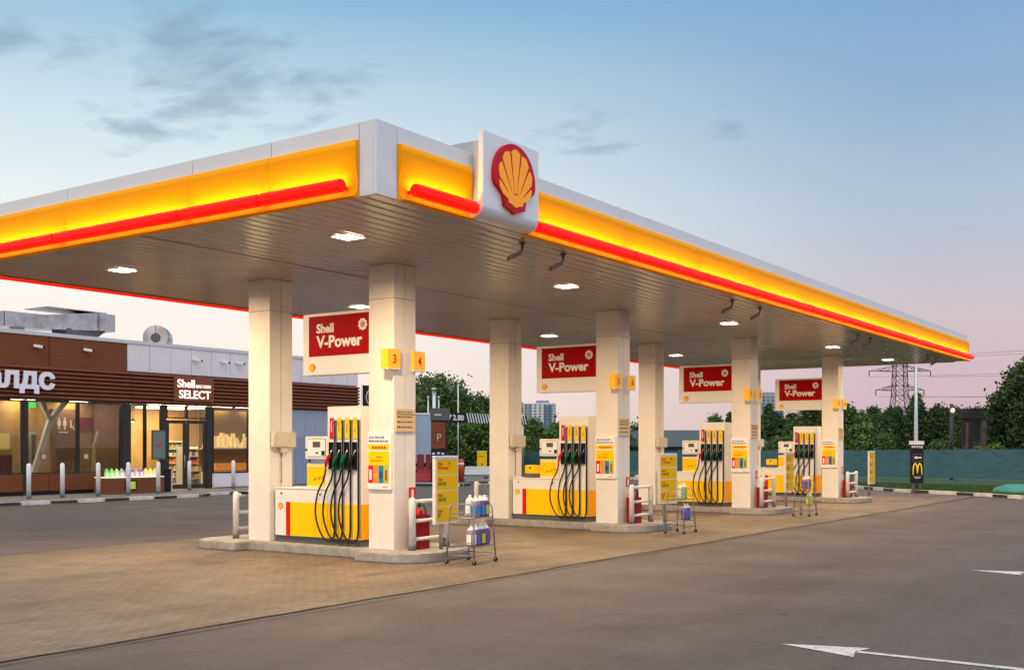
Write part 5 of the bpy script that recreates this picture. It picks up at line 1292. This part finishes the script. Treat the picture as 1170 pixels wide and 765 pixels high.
# ------------------------------------------------------------------ far buildings
def facade(name, c1, c2, sx, sz):
    m, N, Lk, p = custom(name, .6)
    return m
def block(x, d, w, dep, h, label, tone, rot=0, nx=6, nz=16):
    bx, by = at(x, d)
    t = thing('tower_block', (bx, by, 0), label, 'tower block', 'distant tower blocks')
    ux = Vector((SV, -CV, 0)); uy = Vector((-CV, -SV, 0))
    cr, sr = math.cos(R(rot)), math.sin(R(rot)); ax_ = ux*cr+uy*sr; ay_ = uy*cr-ux*sr
    C = Vector((bx, by, 0))
    wall = [mat('block_white', (.66,.68,.72), .7, vary=.1, vscale=.1), mat('block_blue', (.10,.17,.28), .7), mat('block_grey', (.25,.28,.33), .7), mat('block_palegrey', (.36,.38,.43), .7)]
    mb = MB(); mb.obox(C+Vector((0,0,h/2)), ax_, ay_, (0,0,1), w/2, dep/2, h/2, tone); mb.build('wall', wall, t)
    if tone != 1:
        mb = MB()
        mb.obox(C+ax_*w*.36+ay_*(dep/2+.3)+Vector((0,0,h*.48)), ax_, ay_, (0,0,1), w*.14, .29, h*.48, 1)
        mb.obox(C-ax_*w*.32+ay_*(dep/2+.3)+Vector((0,0,h*.49)), ax_, ay_, (0,0,1), w*.11, .29, h*.49, 2)
        mb.build('facade_band', wall, t)
    mb = MB(); mb.obox(C+ax_*.1*w+Vector((0,0,h+.8)), ax_, ay_, (0,0,1), w*.2, dep*.2, .8, 2); mb.build('roof_house', wall, t)
    wm = mat('block_window', (.05,.07,.10), .2)
    mb = MB()
    for i in range(nx):
        for j in range(nz):
            cx_ = -w/2+w*(i+.5)/nx; cz_ = h*(j+.6)/(nz+.3)
            mb.obox(C+ax_*cx_+ay_*(dep/2+.62)+Vector((0,0,cz_)), ax_, ay_, (0,0,1), w/nx*.24, .03, h/nz*.20)
    for i in range(4):
        for j in range(nz):
            cy_ = -dep/2+dep*(i+.5)/4; cz_ = h*(j+.6)/(nz+.3)
            mb.obox(C-ax_*(w/2+.03)+ay_*cy_+Vector((0,0,cz_)), ay_, ax_, (0,0,1), dep/4*.30, .03, h/nz*.24); mb.obox(C+ax_*(w/2+.03)+ay_*cy_+Vector((0,0,cz_)), ay_, ax_, (0,0,1), dep/4*.30, .03, h/nz*.24)
    o = mb.build('windows', wm, t); o['kind'] = 'stuff'
block(15.2, 600, 16, 12, 25.5, 'pale tower block with blue side seen left of the second red sign', 0, 12)
block(3.9, 610, 8, 12, 25, 'grey tower block partly hidden by the back column of the second island', 3, 0, 4)
block(139, 600, 15, 12, 30, 'bluish grey tower block above the trees left of the farthest red sign', 3, -10)
bx, by = at(15.5, 96)
t = thing('warehouse', (bx, by, 0), 'low dark warehouse with dull green roof behind the teal fence', 'building')
C = Vector((bx, by, 0))
mb = MB(); mb.obox(C+Vector((0,0,.95)), AX, AN, (0,0,1), 5.5, 5, .95); mb.build('wall', mat('warehouse_wall', (.05,.045,.045), .8), t)
mb = MB()
vs = [C+AX*a+AN*b+Vector((0,0,z)) for a in (-6,6) for b, z in ((5.4,1.85),(0,3.3),(-5.4,1.85),(0,1.95))]
mb.add(vs, [(0,1,2,3),(7,6,5,4),(0,4,5,1),(1,5,6,2),(2,6,7,3),(3,7,4,0)]); mb.build('roof', mat('green_metal_roof', (.035,.06,.05), .5), t)

# ------------------------------------------------------------------ things beyond the drive, between the first two islands
def place(x, d): return Vector((*at(x, d), 0))
def OB(mb, C, a0, a1, d0, d1, z0, z1, m=0): mb.obox(C+AX*(a0+a1)/2+AN*(d0+d1)/2+Vector((0,0,(z0+z1)/2)), AX, AN, (0,0,1), (a1-a0)/2, (d1-d0)/2, (z1-z0)/2, m)
C = place(-5.3, 60)
t = thing('box_truck', tuple(C), 'pale blue box truck seen beside the near column, beyond the drive', 'truck')
mb = MB(); OB(mb, C, -1.1, 1.1, -5, 0, .95, 3.6); mb.build('cargo_box', mat('truck_box_blue', (.36,.46,.60), .45, vary=.06), t, bev=.03)
mb = MB(); OB(mb, C, -1.12, 1.12, -5.0, .02, 3.602, 3.70); mb.build('box_roof', M['panelgrey'], t)
mb = MB(); OB(mb, C, -1.02, -.96, .001, .03, 1.0, 3.5); OB(mb, C, -.04, .04, .001, .03, 1.0, 3.5); OB(mb, C, .96, 1.02, .001, .03, 1.0, 3.5); mb.build('rear_door_bars', M['steel'], t)
mb = MB(); OB(mb, C, -1.05, 1.05, -5, -.05, .72, .94); OB(mb, C, -1.1, 1.1, -.1, .02, .45, .6); mb.build('chassis', M['black'], t)
cb = MB(); OB(cb, C, -1.05, 1.05, -6.9, -5.2, .7, 2.7); cb = cb.build('cab', mat('truck_cab_white', (.65,.66,.68), .35), t, bev=.08); mb = MB(); OB(mb, C, -1.055, -1.051, -6.6, -5.6, 1.6, 2.4); OB(mb, C, 1.051, 1.055, -6.6, -5.6, 1.6, 2.4); mb.build('cab_window', M['screen'], cb)
for a in (-.85, .85):
    for dd in (-1.2, -6.0):
        c_ = C+AX*a+AN*dd+Vector((0,0,.47)); mb = MB(); mb.tube([c_-AX*.14, c_+AX*.14], .47, 20); mb.build('wheel', M['rubber'], t)
for a, n_ in ((-.95, 'l'), (.95, 'r')):
    mb = MB(); OB(mb, C, a-.09, a+.09, .021, .04, .62, .72); mb.build('tail_light', M['red'], t)
C = place(-4.55, 57.2)
t = thing('road_barrier', tuple(C), 'red plastic road barrier with posts beside the pale blue truck', 'barrier')
mb = MB(); mb.prism([(-.55,.02),(.55,.02),(.42,.50),(-.42,.50)], C-AN*.25, AX, (0,0,1), .5)if 0 else OB(mb, C, -.5, .5, -.25, .25, .02, .5); OB(mb, C, -.42, .42, -.15, .15, .502, .62); mb.build('barrier_block', mat('barrier_red', (.55,.06,.07), .5), t, bev=.04)
mb = MB(); OB(mb, C, -.42, -.05, -.08, .08, .622, 1.45); OB(mb, C, .05, .3, -.08, .08, .622, 1.45); mb.build('barrier_upright', mat('barrier_dark_red', (.28,.02,.03), .5), t)
# menu totem and height bar of the drive-through lane
C = place(-3.75, 56)
t = thing('menu_totem', tuple(C), 'brown and black menu totem carrying the striped height bar', 'sign')
mb = MB(); OB(mb, C, -.38, .42, -.2, .2, .0, 3.18); mb.build('totem_core', M['black'], t)
mb = MB(); OB(mb, C, -.36, .36, .201, .23, 1.75, 3.1); mb.build('brown_face', M['brown'], t)
mb = MB(); OB(mb, C, -.42, .55, -.25, .25, 3.182, 3.82); mb.build('totem_head', M['plinth'], t, bev=.02)
mb = MB(); text(mb, 'P', C+AX*-.06+AN*.231+Vector((0,0,2.15)), AX, (0,0,1), .20, .36, .004, 0, -.01); mb.build('totem_symbol', M['boxbeige'], t)
mb = MB()
for a, z in ((-.25,1.5),(.0,1.52),(.22,1.5),(-.1,1.33),(.18,1.32),(.02,1.15)): OB(mb, C, a-.07, a+.07, .201, .21, z-.05, z+.05)
mb.build('menu_icons', mat('menu_icon_blue', (.25,.42,.65), .5, emit=.3, ecol=(.4,.7,1,1)), t)
mb = MB(); OB(mb, C, -.2, .15, .251, .255, 3.45, 3.5); mb.build('head_print', M['panelgrey'], t)
# height bar: runs along X from the totem
h0 = C+Vector((.5,0,3.40)); 
t = thing('height_bar', (h0.x, h0.y, h0.z), 'black bar with white diagonal stripes and a height limit, hung from the totem', 'height bar')
mb = MB(); mb.box(h0.x, h0.x+7.5, h0.y-.06, h0.y+.06, 3.12, 3.62); mb.build('bar', M['black'], t, bev=.02)
mb = MB(); text(mb, '2.80', (h0.x+.6, h0.y-.061, 3.22), *RY, .95, .30, .004, 0, .03); mb.prism([(0,.28),(.32,.28),(.16,0)], (h0.x+.18, h0.y-.061, 3.24), (1,0,0), (0,0,1), .004); mb.build('bar_lettering', M['letterwhite'], t)
mb = MB()
for k in range(24):
    x = h0.x+1.75+.235*k; mb.prism([(0,.5),(.10,.5),(.30,0),(.20,0)], (x, h0.y-.0605, 3.12), (1,0,0), (0,0,1), .003)
mb.build('bar_stripes', M['letterwhite'], t)
mb = MB(); mb.tube([(h0.x+7.3,h0.y+.1,0),(h0.x+7.3,h0.y+.1,3.7)], .07, 8); mb.build('bar_post', M['steel'], t)
C = place(-2.72, 58.5)
t = thing('marker_post', tuple(C), 'short orange-red marker post right of the nearest fuel board', 'bollard')
mb = MB(); mb.lathe([(.15,0),(.15,1.12),(.10,1.18),(.01,1.2)], tuple(C), 14); mb.build('post_body', mat('marker_red', (.65,.08,.04), .5), t)
mb = MB(); mb.lathe([(.153,.85),(.153,1.0)], tuple(C), 14); mb.build('post_band', M['letterwhite'], t)
C = place(-1.75, 57)
t = thing('sand_box', tuple(C), 'grey sand box with sloping lid standing by the kerb', 'box')
mb = MB(); OB(mb, C, -.68, .62, -.4, .35, .02, .38); mb.build('box_body', mat('sandbox_grey', (.30,.30,.29), .6, vary=.1), t, bev=.02)
mb = MB(); vs = [C+AX*a+AN*b+Vector((0,0,z)) for a in (-.72,.66) for b, z in ((.40,.385),(.40,.42),(-.45,.82),(-.45,.385))]
mb.add(vs, [(0,1,2,3),(7,6,5,4),(0,4,5,1),(1,5,6,2),(2,6,7,3),(3,7,4,0)]); mb.build('lid', mat('lid_grey', (.40,.41,.40), .5), t)
mb = MB(); OB(mb, C, .3, .5, .2, .22, .5, .6) if 0 else OB(mb, C, .28, .5, .352, .36, .2, .3); mb.build('box_label', M['blueink'], t)
C = place(-1.66, 60.5)
t = thing('notice_board', tuple(C), 'small yellow notice board behind the grey sand box', 'sign')
mb = MB(); OB(mb, C, -.27, .27, -.03, .03, .55, 1.58); mb.build('board', M['pumpyellow'], t); mb = MB(); OB(mb, C, -.29, .29, -.035, .035, 1.582, 1.62); mb.build('board_cap', M['letterwhite'], t)
mb = MB(); OB(mb, C, -.2, .1, .031, .035, 1.3, 1.34); OB(mb, C, -.04, .04, .031, .035, .8, .95); mb.build('print', M['red'], t)
mb = MB(); OB(mb, C, -.04, .04, -.03, .03, 0, .549); mb.build('post', M['steel'], t)
for i, (x, d, zt, rad, lab) in enumerate(((-3.2, 65, 5.6, .035, 'thin white flagless pole before the hedge'), (-4.75, 62, 4.6, .05, 'left short pipe mast behind the menu totem'), (-4.45, 62.5, 5.1, .12, 'thick grey pipe mast behind the menu totem'), (-4.15, 62, 4.6, .05, 'right short pipe mast behind the menu totem'))):
    C = place(x, d); t = thing('mast', tuple(C), lab, 'mast', 'masts behind the menu totem')
    mb = MB(); mb.tube([C, C+Vector((0,0,zt))], rad, 10); mb.build('tube', M['railwhite'] if i == 0 else M['steel'], t)
    mb = MB(); mb.lathe([(rad*1.6,0),(rad*1.6,.08),(.01,.12)], tuple(C+Vector((0,0,zt))), 10); mb.build('mast_cap', M['steel'], t)

# ------------------------------------------------------------------ trees
LEAF = []
def leafmat(name, c):
    m, N, Lk, p = custom(name, .75)
    tc = N.new('ShaderNodeTexCoord'); n = N.new('ShaderNodeTexNoise'); n.inputs['Scale'].default_value = .9; n.inputs['Detail'].default_value = 4; Lk.new(tc.outputs['Object'], n.inputs[0])
    oi = N.new('ShaderNodeObjectInfo'); r = N.new('ShaderNodeMapRange'); r.inputs[1].default_value = .3; r.inputs[2].default_value = .7; r.inputs[3].default_value = .6; r.inputs[4].default_value = 1.5; Lk.new(n.outputs[0], r.inputs[0])
    r2 = N.new('ShaderNodeMapRange'); r2.inputs[3].default_value = .7; r2.inputs[4].default_value = 1.35; Lk.new(oi.outputs['Random'], r2.inputs[0])
    mu = N.new('ShaderNodeMath'); mu.operation = 'MULTIPLY'; Lk.new(r.outputs[0], mu.inputs[0]); Lk.new(r2.outputs[0], mu.inputs[1])
    sc = N.new('ShaderNodeVectorMath'); sc.operation = 'SCALE'; sc.inputs[0].default_value = c; Lk.new(mu.outputs[0], sc.inputs['Scale']); Lk.new(sc.outputs[0], p.inputs['Base Color'])
    p.inputs['Specular IOR Level'].default_value = .25
    return m
LM = [leafmat('leaf_dark', (.040,.070,.026)), leafmat('leaf_mid', (.066,.112,.028)), leafmat('leaf_light', (.115,.18,.035))]
BARK = mat('bark', (.10,.08,.065), .9, vary=.3, vscale=4)
BIRCH = mat('birch_bark', (.45,.43,.38), .8, vary=.5, vscale=5)
def tree_mesh(seed, h, cr, base, nclump, nleaf, leaf, shape='oval', tone=(5,3,1)):
    rg = np.random.default_rng(seed); rr = random.Random(seed)
    cl = []
    for _ in range(nclump):
        for _try in range(30):
            u = rg.uniform(-1, 1, 3)
            if np.linalg.norm(u) > 1: continue
            break
        z = base + (h-base)*(u[2]*.5+.5)
        f = (z-base)/(h-base)
        prof = (math.sin(math.pi*min(1, f*.8+.16))**.7) if shape == 'oval' else (1.05-f)**.6 if shape == 'cone' else (1-(f-.35)**2*1.3)
        k = .75+.35*math.sin(seed+4*math.atan2(u[1], u[0]))*math.cos(5*f+seed)
        rad = math.hypot(u[0], u[1])+1e-6; push = (rad**.55)/rad
        cl.append((u[0]*push*cr*prof*k, u[1]*push*cr*prof*k, z))
    V = []; F = []; MI = []
    for c in cl:
        s = rg.uniform(.16, .46)*cr*.55
        P = rg.normal(0, 1, (nleaf, 3)); P *= s*.62; P[:,2] *= rg.uniform(.5,1.2); P += np.array(c)
        A = rg.normal(0, 1, (nleaf, 3)); A /= np.linalg.norm(A, axis=1, keepdims=True); B = np.cross(A, rg.normal(0,1,(nleaf,3))); B /= np.linalg.norm(B, axis=1, keepdims=True)
        sz = leaf*rg.uniform(.6, 1.3, (nleaf, 1)); b0 = len(V)
        tn = rr.choices((0,1,2), tone)[0]
        Q = np.stack([P-A*sz*.55, P+B*sz*.32, P+A*sz*.55, P-B*sz*.32], 1).reshape(-1, 3)
        V += Q.tolist()
        for i in range(nleaf):
            F.append((b0+4*i, b0+4*i+1, b0+4*i+2, b0+4*i+3)); MI.append(tn if rr.random() < .75 else rr.choices((0,1,2), tone)[0])
    cm = bpy.data.meshes.new('crown'); cm.from_pydata(V, [], F); [cm.materials.append(q) for q in LM]; cm.polygons.foreach_set('material_index', MI); cm.update()
    mb = MB(); th = .022*h
    mb.tube([(0,0,-.05),(.02*h*.3,0,h*.25),(0,.02*h*.4,h*.55),(.0,0,h*.86)], [th*1.25,th,th*.6,th*.15], 8)
    for i in range(7):
        c = cl[(i*5) % len(cl)]; z0 = max(base*.7, min(c[2]*.75, h*.7)); mb.tube([(0,0,z0), (c[0]*.5, c[1]*.5, (z0+c[2])/2+.1), c], [th*.45, th*.3, th*.08], 5)
    tm = bpy.data.meshes.new('trunk'); tm.from_pydata(mb.v, [], mb.f); tm.update()
    return cm, tm
def plant(name, kind, x, d, label, cat, group, sc=1.0, rz=0, z=0, bark=None):
    cm, tm = kind; gx_, gy_ = at(x, d)
    t = thing(name, (gx_, gy_, z), label, cat, group)
    for nm, me in (('crown', cm), ('trunk', tm)):
        o = bpy.data.objects.new(nm, me); col.objects.link(o); o.parent = t
    if not tm.materials: tm.materials.append(bark or BARK)
    t.rotation_euler = (0, 0, rz); t.scale = (sc, sc, sc)
    return t
KF = [tree_mesh(11, 8.0, 2.6, .8, 260, 56, .36, 'oval', (6,3,.6)), tree_mesh(12, 8.8, 2.0, .8, 240, 52, .36, 'cone', (7,3,.5)), tree_mesh(13, 7.0, 2.9, .6, 260, 56, .36, 'round', (5,4,1)), tree_mesh(14, 8.0, 2.4, 1.0, 210, 50, .34, 'oval', (3,5,2)), tree_mesh(15, 8.2, 2.2, 2.0, 95, 46, .30, 'oval', (2,4,3)), tree_mesh(16, 7.6, 2.7, .6, 250, 54, .36, 'cone', (6,4,.6))]
KB = [tree_mesh(21, 3.6, 2.4, .2, 130, 48, .26, 'round', (2,5,4)), tree_mesh(22, 3.2, 2.0, .2, 120, 48, .26, 'round', (1,4,6))]
KBig = tree_mesh(31, 9.3, 3.2, 1.0, 420, 64, .34, 'oval', (5,4,1))
KL = tree_mesh(41, 7.6, 3.3, 1.6, 230, 46, .24, 'round', (4,5,2))
KHedge = tree_mesh(51, 3.6, 1.9, .1, 170, 60, .20, 'round', (1,4,6))
KF[4][1].materials.append(BIRCH)
rr = random.Random(21)
G1 = 'trees in the belt behind the teal fence'
def px_at(u, d): return (u-585)/1250*d
u = 862; i = 0
while u < 1215:
    d = 98+rr.uniform(-6,6); k = rr.randrange(6); sc = rr.uniform(.62,.77)*(d/100)*(.84 if u < 925 else 1)
    if 1085 < u < 1150: sc *= .86; d += 8
    plant('belt_tree', KF[k], px_at(u, d), d, 'dark green leafy tree in the dense belt behind the teal fence', 'tree', G1, sc, rr.uniform(0,6.28), -.1); u += rr.uniform(17,25)
u = 850
while u < 1230:
    d = 124+rr.uniform(-8,8); k = rr.randrange(6); plant('belt_tree', KF[k], px_at(u, d), d, 'dark green leafy tree in the dense belt behind the teal fence', 'tree', G1, rr.uniform(.76,.90)*(.84 if u < 925 else 1), rr.uniform(0,6.28), -.1); u += rr.uniform(20,28)
plant('broad_tree', KBig, px_at(1172, 74), 74, 'tallest broad green tree at the right edge behind the fence', 'tree', None, .80, 1.1)
G2 = 'low bushy trees behind the fence'
for i, (uu, d, sc, k) in enumerate(((604,92,.95,0),(622,100,.90,1),(640,90,1.0,0),(657,96,1.0,1),(690,95,.95,0),(712,92,.9,1),(728,97,1.0,0),(742,100,.9,1),(598,80,.7,1))):
    plant('bushy_tree', KB[k], px_at(uu, d), d, 'low bright green bushy tree behind the teal fence, between the pump columns', 'tree', G2, sc*1.05, i*1.3)
for i, (uu, d, sc) in enumerate(((818,120,1.0),(835,118,1.0),(608,104,.72))):
    plant('background_tree', KF[i%3], px_at(uu, d), d, ['dark tree top showing above the third dispenser, left one','dark tree top showing above the third dispenser, right one','dark tree in front of the pale tower block'][i], 'tree', None, [.66,.62,.62][i], i)
for i, (uu, d) in enumerate(((1076,72),(1096,70),(1118,71),(1138,73),(985,72),(1002,75),(900,76),(886,80))):
    plant('roadside_bush', KB[i%2], px_at(uu, d), d, 'light green bush growing just behind the teal fence', 'bush', 'bushes just behind the teal fence', [.62,.5,.5,.6,.9,.75,.7,.7][i], i*.9)
plant('tall_tree', KL, px_at(507, 78), 78, 'tall airy green tree behind the menu totem', 'tree', None, .92, .4)
plant('tall_tree', KL, px_at(482, 84), 84, 'tall airy green tree showing left of the menu totem, beside the near column', 'tree', None, .95, 2.4)
plant('tall_tree', KF[0], px_at(548, 90), 90, 'dark tree half hidden behind the second island column', 'tree', None, .75, 2.4)
for i, (uu, d) in enumerate(((512,68),(531,70),(550,69),(566,72),(538,75),(518,74))):
    plant('hedge_bush', KHedge, px_at(uu, d), d, 'bright green tall bush in the hedge below the striped height bar', 'bush', 'hedge below the height bar', .98+.05*(i%3), i*1.7)
